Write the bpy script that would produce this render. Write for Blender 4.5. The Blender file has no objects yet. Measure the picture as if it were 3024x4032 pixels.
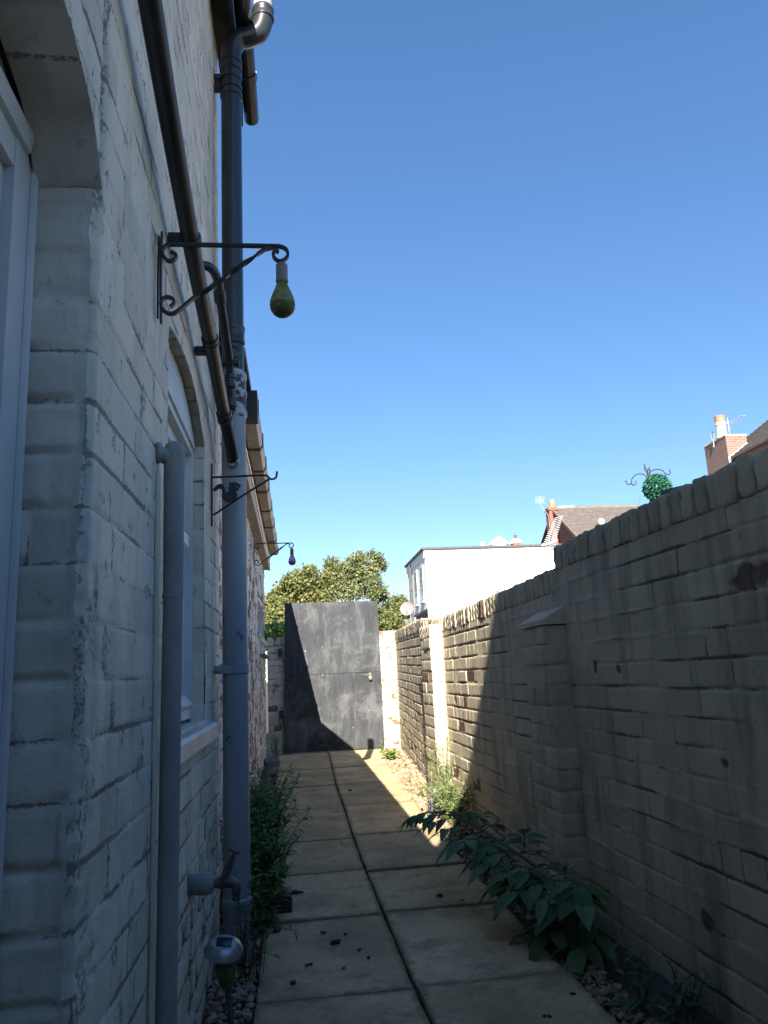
import bpy, math, random
import numpy as np
from mathutils import Vector, Matrix

rnd = random.Random(7)
SC = bpy.context.scene
COL = SC.collection
H = 1.0

# ------------------------------------------------------------------ helpers
def link(o, parent=None):
    COL.objects.link(o)
    if parent is not None:
        o.parent = parent
    return o

def tag(o, label=None, cat=None, group=None, kind=None):
    if label: o['label'] = label
    if cat: o['category'] = cat
    if group: o['group'] = group
    if kind: o['kind'] = kind
    return o

def thing(name, label, cat, group=None, loc=(0, 0, 0)):
    o = bpy.data.objects.new(name, None)
    o.empty_display_size = .1
    link(o)
    o.location = loc
    return tag(o, label, cat, group)

_T = np.random.RandomState(3).rand(512, 512)
def vnoise(x, y, s=0):
    x = np.asarray(x, float) + s * 17.31; y = np.asarray(y, float) + s * 9.77
    xi = np.floor(x).astype(int); yi = np.floor(y).astype(int)
    fx = x - xi; fy = y - yi
    fx = fx * fx * (3 - 2 * fx); fy = fy * fy * (3 - 2 * fy)
    a = _T[xi % 512, yi % 512]; b = _T[(xi + 1) % 512, yi % 512]
    c = _T[xi % 512, (yi + 1) % 512]; d = _T[(xi + 1) % 512, (yi + 1) % 512]
    return (a * (1 - fx) + b * fx) * (1 - fy) + (c * (1 - fx) + d * fx) * fy
def fbm(x, y, s=0, o=4):
    r = 0; a = .5; t = 0
    for i in range(o):
        r = r + a * vnoise(x, y, s + i * 5); t += a
        x = np.asarray(x) * 2.03; y = np.asarray(y) * 2.03; a *= .5
    return r / t - .5
def sst(a, b, x):
    t = np.clip((x - a) / (b - a), 0, 1)
    return t * t * (3 - 2 * t)

class MB:
    def __init__(s):
        s.v = []; s.f = []; s.d = []; s.D = (0., .5, 0.)
    def add(s, vs, fs, D=None):
        n = len(s.v)
        s.v.extend([tuple(map(float, q)) for q in vs])
        D = D or s.D
        s.d.extend([D] * len(vs))
        s.f.extend([tuple(i + n for i in q) for q in fs])
    def box(s, a, b, D=None):
        (x0, y0, z0), (x1, y1, z1) = a, b
        s.add([(x0, y0, z0), (x1, y0, z0), (x1, y1, z0), (x0, y1, z0), (x0, y0, z1), (x1, y0, z1), (x1, y1, z1), (x0, y1, z1)],
              [(0, 3, 2, 1), (4, 5, 6, 7), (0, 1, 5, 4), (1, 2, 6, 5), (2, 3, 7, 6), (3, 0, 4, 7)], D)
    def hexa(s, p, D=None):
        s.add(p, [(0, 3, 2, 1), (4, 5, 6, 7), (0, 1, 5, 4), (1, 2, 6, 5), (2, 3, 7, 6), (3, 0, 4, 7)], D)
    def tube(s, pts, r, n=12, cap=True, D=None):
        pts = [Vector(p) for p in pts]; m = len(pts)
        if not hasattr(r, '__len__'): r = [r] * m
        prev = None; vs = []
        for i, p in enumerate(pts):
            t = (pts[min(i + 1, m - 1)] - pts[max(i - 1, 0)]).normalized()
            if prev is None:
                a = Vector((0, 0, 1)) if abs(t.z) < .9 else Vector((0, 1, 0))
                u = t.cross(a).normalized()
            else:
                u = (prev - t * prev.dot(t)).normalized()
            prev = u; w = t.cross(u)
            for k in range(n):
                an = 2 * math.pi * k / n
                vs.append(p + (u * math.cos(an) + w * math.sin(an)) * r[i])
        fs = []
        for i in range(m - 1):
            for k in range(n):
                a = i * n + k; b = i * n + (k + 1) % n
                fs.append((a, b, b + n, a + n))
        if cap:
            fs.append(tuple(range(n - 1, -1, -1))); fs.append(tuple(range((m - 1) * n, m * n)))
        s.add(vs, fs, D)
    def bar(s, pts, w, h, side=(0, 1, 0), twist=None, D=None):
        """rectangular bar swept along pts; w along `side`, h across"""
        pts = [Vector(p) for p in pts]; m = len(pts); sd = Vector(side); vs = []
        for i, p in enumerate(pts):
            t = (pts[min(i + 1, m - 1)] - pts[max(i - 1, 0)]).normalized()
            u = (sd - t * sd.dot(t)).normalized(); q = t.cross(u)
            if twist:
                an = twist[i]; u, q = u * math.cos(an) + q * math.sin(an), q * math.cos(an) - u * math.sin(an)
            for a, b in ((-1, -1), (1, -1), (1, 1), (-1, 1)):
                vs.append(p + u * a * w / 2 + q * b * h / 2)
        fs = []
        for i in range(m - 1):
            for k in range(4):
                a = i * 4 + k; b = i * 4 + (k + 1) % 4
                fs.append((a, b, b + 4, a + 4))
        fs.append((3, 2, 1, 0)); fs.append(tuple(range((m - 1) * 4, m * 4)))
        s.add(vs, fs, D)
    def lathe(s, prof, c=(0, 0, 0), n=20, ax=None, D=None):
        """prof: list of (r, h) along the axis"""
        c = Vector(c); ax = Vector(ax or (0, 0, 1)).normalized()
        a = Vector((1, 0, 0)) if abs(ax.x) < .9 else Vector((0, 1, 0))
        u = ax.cross(a).normalized(); w = ax.cross(u); vs = []
        for r, h in prof:
            for k in range(n):
                an = 2 * math.pi * k / n
                vs.append(c + ax * h + (u * math.cos(an) + w * math.sin(an)) * r)
        fs = []
        for i in range(len(prof) - 1):
            for k in range(n):
                p = i * n + k; q = i * n + (k + 1) % n
                fs.append((p, q, q + n, p + n))
        if prof[0][0] > 1e-5: fs.append(tuple(range(n - 1, -1, -1)))
        if prof[-1][0] > 1e-5: fs.append(tuple(range((len(prof) - 1) * n, len(prof) * n)))
        s.add(vs, fs, D)
    def prism(s, poly, fn, a, b, D=None):
        """poly in 2D; fn(x, y, t) -> 3D point, extruded from t=a to t=b"""
        n = len(poly)
        vs = [fn(x, y, a) for x, y in poly] + [fn(x, y, b) for x, y in poly]
        fs = [tuple(range(n - 1, -1, -1)), tuple(range(n, 2 * n))]
        for i in range(n):
            j = (i + 1) % n
            fs.append((i, j, j + n, i + n))
        s.add(vs, fs, D)
    def rbox(s, c, sz, r=.006, amp=.0015, seg=.03, D=None, rot=0., tilt=0.):
        """a brick: rounded, slightly uneven box"""
        hx, hy, hz = [q / 2 for q in sz]
        idx = {}; vs = []; fs = []
        def lin(h, L):
            k = max(2, int(round(L / seg)))
            a = [-h, -h + r] + [-h + r + (2 * h - 2 * r) * i / k for i in range(1, k)] + [h - r, h]
            return a
        X, Y, Z = lin(hx, sz[0]), lin(hy, sz[1]), lin(hz, sz[2])
        ph = rnd.random() * 100
        cr, sr = math.cos(rot), math.sin(rot); ct, st_ = math.cos(tilt), math.sin(tilt)
        def vert(x, y, z):
            k = (round(x, 6), round(y, 6), round(z, 6))
            if k in idx: return idx[k]
            ix = max(-hx + r, min(hx - r, x)); iy = max(-hy + r, min(hy - r, y)); iz = max(-hz + r, min(hz - r, z))
            d = Vector((x - ix, y - iy, z - iz))
            if d.length > 1e-9: d = d.normalized() * r
            p = Vector((ix, iy, iz)) + d
            q = p * 31 + Vector((ph, ph * .7, ph * .3))
            p += Vector((math.sin(q.y * 2.1 + q.z * 3.3), math.sin(q.x * 2.7 + q.z * 1.9), math.sin(q.x * 1.7 + q.y * 2.9))) * amp
            p += Vector((rnd.uniform(-1, 1), rnd.uniform(-1, 1), rnd.uniform(-1, 1))) * amp * .5
            p = Vector((p.x, p.y * ct - p.z * st_, p.y * st_ + p.z * ct))
            p = Vector((p.x * cr - p.y * sr, p.x * sr + p.y * cr, p.z))
            idx[k] = len(vs); vs.append(p + Vector(c))
            return idx[k]
        for A, B, f in ((X, Y, lambda a, b: (a, b, hz)), (X, Z, lambda a, b: (a, -hy, b)), (Y, Z, lambda a, b: (hx, a, b))):
            for i in range(len(A) - 1):
                for j in range(len(B) - 1):
                    q = [vert(*f(A[i], B[j])), vert(*f(A[i + 1], B[j])), vert(*f(A[i + 1], B[j + 1])), vert(*f(A[i], B[j + 1]))]
                    fs.append(tuple(q))
        for A, B, f in ((X, Y, lambda a, b: (a, b, -hz)), (X, Z, lambda a, b: (a, hy, b)), (Y, Z, lambda a, b: (-hx, a, b))):
            for i in range(len(A) - 1):
                for j in range(len(B) - 1):
                    q = [vert(*f(A[i], B[j])), vert(*f(A[i], B[j + 1])), vert(*f(A[i + 1], B[j + 1])), vert(*f(A[i + 1], B[j]))]
                    fs.append(tuple(q))
        s.add(vs, fs, D)
    def build(s, name, mat, parent=None, smooth=True, angle=40):
        me = bpy.data.meshes.new(name)
        me.from_pydata(s.v, [], s.f)
        at = me.attributes.new('D', 'FLOAT_COLOR', 'POINT')
        d = np.ones((len(s.v), 4), np.float32)
        if len(s.v): d[:, :3] = np.array(s.d, np.float32)
        at.data.foreach_set('color', d.ravel())
        me.materials.append(mat)
        me.update()
        if smooth:
            me.polygons.foreach_set('use_smooth', [True] * len(me.polygons))
            try: me.set_sharp_from_angle(angle=math.radians(angle))
            except Exception: pass
        return link(bpy.data.objects.new(name, me), parent)

def grid(name, P, D, mat, parent=None, mask=None, flip=False):
    """P (nv,nu,3) grid of points; D (nv,nu,3); mask (nv-1,nu-1) True = keep"""
    nv, nu = P.shape[:2]
    I = np.arange(nv * nu).reshape(nv, nu)
    q = np.stack([I[:-1, :-1], I[:-1, 1:], I[1:, 1:], I[1:, :-1]], -1)
    q = q[mask] if mask is not None else q.reshape(-1, 4)
    if flip: q = q[:, ::-1]
    me = bpy.data.meshes.new(name)
    used = np.unique(q); rm = -np.ones(nv * nu, int); rm[used] = np.arange(len(used))
    q = rm[q]
    me.vertices.add(len(used)); me.vertices.foreach_set('co', P.reshape(-1, 3)[used].astype(np.float32).ravel())
    n = len(q)
    me.loops.add(4 * n); me.loops.foreach_set('vertex_index', q.astype(np.int32).ravel())
    me.polygons.add(n)
    me.polygons.foreach_set('loop_start', np.arange(0, 4 * n, 4, dtype=np.int32))
    me.polygons.foreach_set('use_smooth', np.ones(n, bool))
    at = me.attributes.new('D', 'FLOAT_COLOR', 'POINT')
    d = np.ones((len(used), 4), np.float32); d[:, :3] = D.reshape(-1, 3)[used]
    at.data.foreach_set('color', d.ravel())
    me.materials.append(mat)
    me.update(calc_edges=True); me.validate()
    return link(bpy.data.objects.new(name, me), parent)

def brick_field(U, V, seed, fine=1., ch=.0885, v0=.0265, jw=.004, jd=.011, rw=.007, wob=.004, off=.003, bare=.0, bond='mix', flush=.5):
    Vw = V + wob * 2 * fbm(U * 2.2, V * 2.5, seed + 40, 3) + .0025 * fbm(U * 14, V * 14, seed + 44, 2)
    Uw = U + .004 * fbm(U * 6, V * 11, seed + 50, 2) * 2
    k = np.floor((Vw - v0) / ch).astype(int)
    t = (Vw - v0) - k * ch
    dv = np.minimum(t, ch - t)
    du = np.full(U.shape, 1.); bid = np.zeros(U.shape, int); su = np.zeros(U.shape)
    u0, u1 = Uw.min() - .3, Uw.max() + .3
    for kk in np.unique(k):
        rs = np.random.RandomState((seed * 1000 + kk * 7 + 500) % 100000)
        b = [u0 - rs.rand() * .22]
        hdr = (kk % 4 == 0)
        while b[-1] < u1:
            if bond == 'header' or (hdr and rs.rand() < .8): L = .112
            else: L = .226 if rs.rand() > .3 else .112
            b.append(b[-1] + L + rs.uniform(-.008, .008))
        b = np.array(b); m = (k == kk); uu = Uw[m]
        i = np.searchsorted(b, uu) - 1
        du[m] = np.minimum(uu - b[i], b[i + 1] - uu); bid[m] = i + kk * 733 + 20000
        su[m] = (uu - b[i]) / (b[i + 1] - b[i]) - .5
    def hsh(n, s):
        x = np.sin(n * 12.9898 + s * 78.233) * 43758.5453
        return x - np.floor(x)
    d = np.minimum(dv, du * 1.15)
    c = np.maximum(0, .014 - du) ** 2 + np.maximum(0, .014 - dv) ** 2
    d = np.where((du < .014) & (dv < .014), .014 - np.sqrt(c), d)
    d = d + .0035 * fbm(U * 45, V * 45, seed + 60, 3) * 2
    m = sst(jw, jw + rw, d)
    fl = np.clip(.5 + 1.9 * fbm(U * 5, V * 7, seed + 70, 3) + (.5 - flush) * 1.0, 0.08, 1.25)
    # perpends are fuller than bed joints
    fl = np.where(du < dv, fl * .55, fl)
    disp = -(1 - m) * jd * fl
    disp += m * (off * (hsh(bid, 1) - .5) * 2 + off * 1.2 * su * (hsh(bid, 2) - .5) + off * 1.4 * (t / ch - .5) * (hsh(bid, 5) - .35))
    disp += fine * .0022 * fbm(U * 22, V * 22, seed + 80, 4) + .004 * fbm(U * 1.5, V * 1.5, seed + 85, 2) * 2
    # bare spots where paint / face has gone
    br = np.zeros(U.shape)
    if bare > 0:
        bb = (hsh(bid, 3) < bare).astype(float)
        e = fbm(U * 17, V * 19, seed + 90, 4) * 2 + (hsh(bid, 4) - .35) * .9
        br = bb * sst(-.05, .08, e) * m
        disp -= br * .004
    fq = np.clip(.76 + 2.2 * fbm(U * 4, V * 6, seed + 71, 3), .25, 1)
    D = np.stack([np.clip(1 - np.where(du < dv, du * 1.5, dv) / .014, 0, 1) * np.where(du < dv, fq * .9, fq), hsh(bid, 7), br], -1)
    return disp, D

def cr(pts, n=8):
    """Catmull-Rom through the points"""
    pts = [Vector(p) for p in pts]; P = [pts[0] * 2 - pts[1]] + pts + [pts[-1] * 2 - pts[-2]]; out = []
    for i in range(1, len(P) - 2):
        a, b, c, d = P[i - 1], P[i], P[i + 1], P[i + 2]
        for k in range(n):
            t = k / n
            out.append(.5 * ((2 * b) + (c - a) * t + (2 * a - 5 * b + 4 * c - d) * t * t + (3 * b - a - 3 * c + d) * t ** 3))
    out.append(pts[-1]); return out

# ------------------------------------------------------------------ materials
def mat(name):
    m = bpy.data.materials.new(name); m.use_nodes = True
    nt = m.node_tree; b = nt.nodes['Principled BSDF']
    return m, nt, b
def N(nt, t, **kw):
    n = nt.nodes.new(t)
    for k, v in kw.items():
        if k in n.inputs.keys(): n.inputs[k].default_value = v
        else: setattr(n, k, v)
    return n
def ramp(nt, fac, stops):
    r = nt.nodes.new('ShaderNodeValToRGB'); e = r.color_ramp.elements
    while len(e) < len(stops): e.new(.5)
    for i, (p, c) in enumerate(stops):
        e[i].position = p; e[i].color = (*c, 1) if len(c) == 3 else c
    nt.links.new(fac, r.inputs['Fac']); return r.outputs['Color']
def mix(nt, f, a, b, mode='MIX'):
    m = nt.nodes.new('ShaderNodeMix'); m.data_type = 'RGBA'; m.blend_type = mode
    for s, v in ((m.inputs[0], f), (m.inputs[6], a), (m.inputs[7], b)):
        if hasattr(v, 'links') or hasattr(v, 'is_linked'): nt.links.new(v, s)
        else: s.default_value = v if not isinstance(v, tuple) or len(v) == 4 else (*v, 1)
    return m.outputs[2]
def math_(nt, op, a, b=None, c=None):
    m = nt.nodes.new('ShaderNodeMath'); m.operation = op
    for i, v in enumerate((a, b, c)):
        if v is None: continue
        if hasattr(v, 'is_linked'): nt.links.new(v, m.inputs[i])
        else: m.inputs[i].default_value = v
    return m.outputs[0]
def noise(nt, scale, detail=4, rough=.6, stretch=None, off=0, vec=None):
    tc = nt.nodes.new('ShaderNodeTexCoord'); v = tc.outputs['Object']
    if stretch or off:
        mp = nt.nodes.new('ShaderNodeMapping'); nt.links.new(v, mp.inputs['Vector'])
        mp.inputs['Scale'].default_value = stretch or (1, 1, 1); mp.inputs['Location'].default_value = (off, off, off)
        v = mp.outputs['Vector']
    n = N(nt, 'ShaderNodeTexNoise', Scale=scale, Detail=detail, Roughness=rough)
    nt.links.new(v, n.inputs['Vector']); return n.outputs['Fac']
def bump(nt, b, h, s=.4, d=.003):
    n = N(nt, 'ShaderNodeBump', Strength=s, Distance=d)
    nt.links.new(h, n.inputs['Height']); nt.links.new(n.outputs['Normal'], b.inputs['Normal'])
def attrD(nt):
    a = nt.nodes.new('ShaderNodeAttribute'); a.attribute_name = 'D'
    s = nt.nodes.new('ShaderNodeSeparateColor'); nt.links.new(a.outputs['Color'], s.inputs['Color'])
    return s.outputs

def painted(name, paint, paint2, dirt, brick, dirtamt=.8, streak=.5, rough=.75, spots=.3, flake=0.):
    m, nt, b = mat(name)
    D = attrD(nt)
    n1 = noise(nt, 2.2, 5, .65); n2 = noise(nt, 30, 4, .7); n3 = noise(nt, 9, 4, .6, stretch=(1, 1, .18), off=3)
    c = mix(nt, ramp(nt, n1, [(.3, (0, 0, 0)), (.7, (1, 1, 1))]), paint, paint2)
    tv = math_(nt, 'MULTIPLY_ADD', D[1], .22, .89)
    c = mix(nt, 1., c, N(nt, 'ShaderNodeCombineColor').outputs[0], 'MULTIPLY') if False else c
    g = nt.nodes.new('ShaderNodeCombineColor')
    for i in range(3): nt.links.new(tv, g.inputs[i])
    c = mix(nt, 1., c, g.outputs[0], 'MULTIPLY')
    st = ramp(nt, n3, [(.5, (0, 0, 0)), (.72, (1, 1, 1))])
    c = mix(nt, math_(nt, 'MULTIPLY', st, streak), c, dirt)
    sp = ramp(nt, noise(nt, 26, 8, .78, stretch=(1, 1, .45), off=17), [(.60, (0, 0, 0)), (.66, (1, 1, 1))])
    c = mix(nt, math_(nt, 'MULTIPLY', sp, spots), c, dirt)
    n5 = noise(nt, 14, 3, .6, off=11)
    n7 = noise(nt, 95, 5, .75, off=13)
    jm = ramp(nt, math_(nt, 'ADD', D[0], math_(nt, 'MULTIPLY_ADD', n7, .9, -.45)), [(.56, (0, 0, 0)), (.68, (1, 1, 1))])
    c = mix(nt, math_(nt, 'MULTIPLY', jm, dirtamt), c, dirt)
    if flake > 0:
        n6 = noise(nt, 6.5, 6, .72, stretch=(1, 1, .45), off=7)
        fm = ramp(nt, n6, [(.56 - flake, (0, 0, 0)), (.59 - flake, (1, 1, 1))])
        c = mix(nt, fm, brick, c)
    bc = mix(nt, ramp(nt, n2, [(.3, (0, 0, 0)), (.7, (1, 1, 1))]), brick, tuple(q * .5 for q in brick))
    c = mix(nt, D[2], c, bc)
    nt.links.new(c, b.inputs['Base Color']); b.inputs['Roughness'].default_value = rough
    b.inputs['Specular IOR Level'].default_value = .3
    h = math_(nt, 'ADD', n2, math_(nt, 'MULTIPLY', noise(nt, 110, 3, .7), .6))
    bump(nt, b, h, .55, .004)
    return m

def simple(name, col, col2=None, rough=.5, metal=0., scale=8, stretch=None, spec=.5, bmp=.15, bscale=60, lo=.35, hi=.65):
    m, nt, b = mat(name)
    if col2:
        c = mix(nt, ramp(nt, noise(nt, scale, 5, .65, stretch), [(lo, (0, 0, 0)), (hi, (1, 1, 1))]), col, col2)
        nt.links.new(c, b.inputs['Base Color'])
    else:
        b.inputs['Base Color'].default_value = (*col, 1)
    b.inputs['Roughness'].default_value = rough; b.inputs['Metallic'].default_value = metal
    b.inputs['Specular IOR Level'].default_value = spec
    if bmp: bump(nt, b, noise(nt, bscale, 4, .6), bmp, .003)
    return m

M = {}
M['house'] = painted('painted_house_brick', (.84, .75, .60), (.64, .57, .465), (.17, .155, .135), (.20, .14, .12), dirtamt=.85, streak=.3, spots=.45)
M['ext'] = painted('flaking_painted_brick', (.74, .73, .71), (.60, .58, .55), (.12, .11, .10), (.11, .07, .06), dirtamt=.8, streak=.5, spots=.5, flake=.115)
M['yard'] = painted('dirty_cream_brick', (.57, .495, .36), (.43, .375, .275), (.085, .08, .07), (.17, .095, .075), dirtamt=.9, streak=.5, spots=.5)
M['pier'] = painted('white_pier_brick', (.58, .52, .40), (.48, .43, .33), (.16, .14, .11), (.25, .13, .09), dirtamt=.7, streak=.3, spots=.4, flake=.16)
M['plaster'] = simple('soffit_paint', (.36, .34, .32), (.22, .19, .17), .8, scale=6)
M['pvc'] = simple('white_plastic', (.74, .73, .70), (.62, .61, .59), .35, scale=4, bmp=.04)
M['pvcdirty'] = simple('weathered_white_plastic', (.62, .61, .58), (.40, .39, .37), .5, scale=9, stretch=(1, .3, 1))
M['fascia'] = simple('beige_fascia', (.46, .37, .30), (.36, .29, .24), .6, scale=5)
M['guttergrey'] = simple('weathered_gutter', (.50, .46, .43), (.28, .24, .22), .55, scale=7, stretch=(1, .25, 1))
M['black'] = simple('black_plastic', (.015, .018, .023), (.035, .038, .042), .32, scale=5, stretch=(1, 1, .3), bmp=.06)
M['blackdull'] = simple('black_dull_metal', (.012, .013, .015), (.03, .028, .026), .55, scale=25)
M['oldblack'] = simple('worn_black_paint', (.012, .014, .018), (.07, .06, .055), .38, scale=7, stretch=(1, .3, 1), lo=.5, hi=.85)
M['slate'] = simple('brown_roof_tile', (.065, .055, .052), (.11, .095, .088), .8, scale=5)
M['darkroof'] = simple('dark_roof_edge', (.05, .05, .055), (.09, .09, .09), .8)
M['greypipe'] = simple('bare_cement_pipe', (.40, .385, .355), (.24, .235, .225), .8, scale=9, stretch=(1, 1, .3), bmp=.3)
M['render'] = simple('white_render', (.82, .82, .80), (.77, .77, .75), .8, scale=2)
M['timber'] = simple('brown_fence', (.10, .075, .06), (.16, .125, .10), .85, scale=6)
M['trunk'] = simple('bark', (.10, .085, .07), (.17, .15, .13), .9, scale=9)
M['stem'] = simple('plant_stem', (.05, .075, .03), (.09, .06, .04), .7)
M['red'] = simple('red_brick_far', (.30, .10, .065), (.22, .075, .055), .85, scale=5)
M['brass'] = simple('brass', (.60, .40, .22), None, .35, 1.0, bmp=.05)
M['steel'] = simple('dull_steel', (.45, .46, .48), (.30, .31, .33), .35, .8, scale=12)
M['alu'] = simple('pale_aluminium', (.75, .76, .78), None, .35, .5, bmp=0)
M['clay'] = simple('clay_pot', (.55, .19, .11), (.45, .15, .09), .75)
M['cream'] = simple('cream_pot', (.66, .54, .40), (.55, .44, .33), .75)
M['tapmetal'] = simple('tarnished_tap', (.07, .075, .08), (.16, .15, .13), .45, .6, scale=20)
M['lead'] = simple('white_flashing', (.72, .74, .76), None, .6)
M['terrace'] = simple('house_brick_plain', (.20, .12, .09), (.15, .09, .075), .85)
M['stone'] = simple('dark_stone', (.10, .10, .105), (.17, .17, .17), .85, scale=14, bmp=.5)
M['litter'] = simple('dead_leaf_clod', (.035, .028, .02), (.06, .05, .035), .9, scale=40, bmp=.6)
M['blob'] = simple('faded_dish', (.20, .15, .135), (.26, .20, .18), .6)

# old soil pipe: grey-blue flaking paint over black
m, nt, b = mat('flaking_blue_grey_pipe')
n1 = noise(nt, 6, 6, .7, stretch=(1, 1, .5)); n2 = noise(nt, 14, 4, .6, stretch=(1, 1, .07), off=2)
c = mix(nt, ramp(nt, n2, [(.4, (0, 0, 0)), (.62, (1, 1, 1))]), (.235, .26, .285), (.37, .385, .39))
c = mix(nt, ramp(nt, noise(nt, 2.5, 3, .5), [(.4, (0, 0, 0)), (.65, (1, 1, 1))]), c, (.26, .28, .30))
c = mix(nt, ramp(nt, n1, [(.60, (0, 0, 0)), (.625, (1, 1, 1))]), c, (.03, .035, .04))
nt.links.new(c, b.inputs['Base Color']); b.inputs['Roughness'].default_value = .5; bump(nt, b, n1, .5, .004)
M['soil'] = m
m, nt, b = mat('peeling_white_over_black')
n1 = noise(nt, 22, 4, .65)
c = mix(nt, ramp(nt, n1, [(.50, (0, 0, 0)), (.54, (1, 1, 1))]), (.42, .44, .46), (.035, .04, .045))
nt.links.new(c, b.inputs['Base Color']); b.inputs['Roughness'].default_value = .55
M['peel'] = m

# gate: chalky black paint
m, nt, b = mat('chalky_black_gate_paint')
n1 = noise(nt, 3.2, 6, .72, stretch=(1, 1, .55)); n2 = noise(nt, 9, 5, .7, stretch=(1, 1, .16), off=5); n3 = noise(nt, 26, 2, .5, off=9)
c = mix(nt, ramp(nt, n1, [(.38, (0, 0, 0)), (.72, (1, 1, 1))]), (.022, .025, .031), (.052, .056, .063))
c = mix(nt, math_(nt, 'MULTIPLY', ramp(nt, n2, [(.52, (0, 0, 0)), (.76, (1, 1, 1))]), .55), c, (.14, .148, .16))
c = mix(nt, math_(nt, 'MULTIPLY', ramp(nt, noise(nt, 2.3, 7, .75, off=15), [(.50, (0, 0, 0)), (.72, (1, 1, 1))]), .6), c, (.17, .178, .19))
c = mix(nt, ramp(nt, n3, [(.735, (0, 0, 0)), (.76, (1, 1, 1))]), c, (.55, .56, .58))
nt.links.new(c, b.inputs['Base Color']); b.inputs['Roughness'].default_value = .65; bump(nt, b, n2, .12, .003)
b.inputs['Specular IOR Level'].default_value = .25
M['gate'] = m

# paving
m, nt, b = mat('concrete_paving_slab')
D = attrD(nt)
n1 = noise(nt, 3, 5, .7); n2 = noise(nt, 45, 4, .7); n3 = noise(nt, 5, 6, .75, off=4)
c = mix(nt, ramp(nt, n1, [(.3, (0, 0, 0)), (.7, (1, 1, 1))]), (.54, .39, .195), (.66, .50, .285))
c = mix(nt, math_(nt, 'MULTIPLY', ramp(nt, n3, [(.5, (0, 0, 0)), (.66, (1, 1, 1))]), .7), c, (.19, .165, .08))
c = mix(nt, math_(nt, 'MULTIPLY', ramp(nt, noise(nt, 7, 8, .8, stretch=(1, 2.2, 1), off=8), [(.60, (0, 0, 0)), (.66, (1, 1, 1))]), .55), c, (.50, .46, .37))
c = mix(nt, math_(nt, 'MULTIPLY', ramp(nt, n2, [(.5, (0, 0, 0)), (.75, (1, 1, 1))]), .5), c, (.15, .13, .10))
tv = math_(nt, 'MULTIPLY_ADD', D[1], .45, .72); g = nt.nodes.new('ShaderNodeCombineColor')
for i in range(3): nt.links.new(tv, g.inputs[i])
c = mix(nt, 1., c, g.outputs[0], 'MULTIPLY')
ln = math_(nt, 'ABSOLUTE', math_(nt, 'SUBTRACT', noise(nt, 9, 4, .62, stretch=(1, 2.4, 1), off=41), .5))
lm = math_(nt, 'MULTIPLY', ramp(nt, ln, [(.004, (1, 1, 1)), (.014, (0, 0, 0))]), ramp(nt, noise(nt, 2.6, 3, .5, off=44), [(.5, (0, 0, 0)), (.6, (1, 1, 1))]))
c = mix(nt, math_(nt, 'MULTIPLY', lm, .55), c, (.62, .55, .42))
moss = math_(nt, 'ADD', D[0], math_(nt, 'MULTIPLY_ADD', noise(nt, 16, 6, .75, off=21), 1.5, -.85))
c = mix(nt, math_(nt, 'MULTIPLY', ramp(nt, moss, [(.35, (0, 0, 0)), (.75, (1, 1, 1))]), .8), c, (.12, .105, .05))
c = mix(nt, math_(nt, 'MULTIPLY', ramp(nt, noise(nt, 2.1, 4, .6, off=31), [(.42, (0, 0, 0)), (.62, (1, 1, 1))]), .45), c, (.16, .125, .06))
nt.links.new(c, b.inputs['Base Color']); b.inputs['Roughness'].default_value = .85
bump(nt, b, math_(nt, 'ADD', n2, noise(nt, 160, 2, .5)), .5, .004)
M['slab'] = m
M['soilground'] = simple('dark_soil', (.035, .03, .024), (.07, .06, .05), .95, scale=12, bmp=.8, bscale=40)

# gravel
m, nt, b = mat('gravel_stones')
D = attrD(nt)
c = ramp(nt, D[1], [(0, (.17, .11, .065)), (.35, (.36, .23, .12)), (.6, (.46, .33, .19)), (.85, (.28, .24, .20)), (1, (.52, .44, .33))])
c = mix(nt, math_(nt, 'MULTIPLY', noise(nt, 60, 3, .6), .6), c, (.10, .08, .07))
nt.links.new(c, b.inputs['Base Color']); b.inputs['Roughness'].default_value = .8
M['gravel'] = m

def foliage(name, dark, light, other, tr=.3):
    m, nt, b = mat(name)
    D = attrD(nt)
    c = ramp(nt, D[1], [(0, dark), (.6, light), (1, other)])
    nt.links.new(c, b.inputs['Base Color']); b.inputs['Roughness'].default_value = .55
    b.inputs['Specular IOR Level'].default_value = .35
    t = nt.nodes.new('ShaderNodeBsdfTranslucent'); nt.links.new(c, t.inputs['Color'])
    x = nt.nodes.new('ShaderNodeMixShader'); x.inputs[0].default_value = tr
    nt.links.new(b.outputs[0], x.inputs[1]); nt.links.new(t.outputs[0], x.inputs[2])
    nt.links.new(x.outputs[0], nt.nodes['Material Output'].inputs['Surface'])
    return m
M['leafweed'] = foliage('weed_leaf', (.075, .165, .05), (.12, .24, .075), (.17, .28, .10))
M['leafelder'] = foliage('elder_leaf', (.05, .115, .05), (.095, .18, .075), (.14, .23, .09))
M['leafbright'] = foliage('bright_leaf', (.10, .20, .03), (.17, .29, .05), (.24, .36, .08))
M['leafpale'] = foliage('pale_weed', (.10, .15, .05), (.17, .23, .09), (.28, .31, .13))
M['leaftree'] = foliage('olive_tree_leaf', (.11, .14, .045), (.21, .23, .085), (.34, .29, .13), .4)
M['leaftree2'] = foliage('grey_green_tree_leaf', (.11, .145, .06), (.22, .25, .11), (.34, .32, .17), .4)
M['leafdry'] = foliage('dry_stalk', (.06, .06, .03), (.10, .11, .05), (.16, .15, .08))
M['topiary'] = foliage('artificial_topiary', (.01, .08, .05), (.02, .13, .085), (.10, .25, .18), .15)

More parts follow.
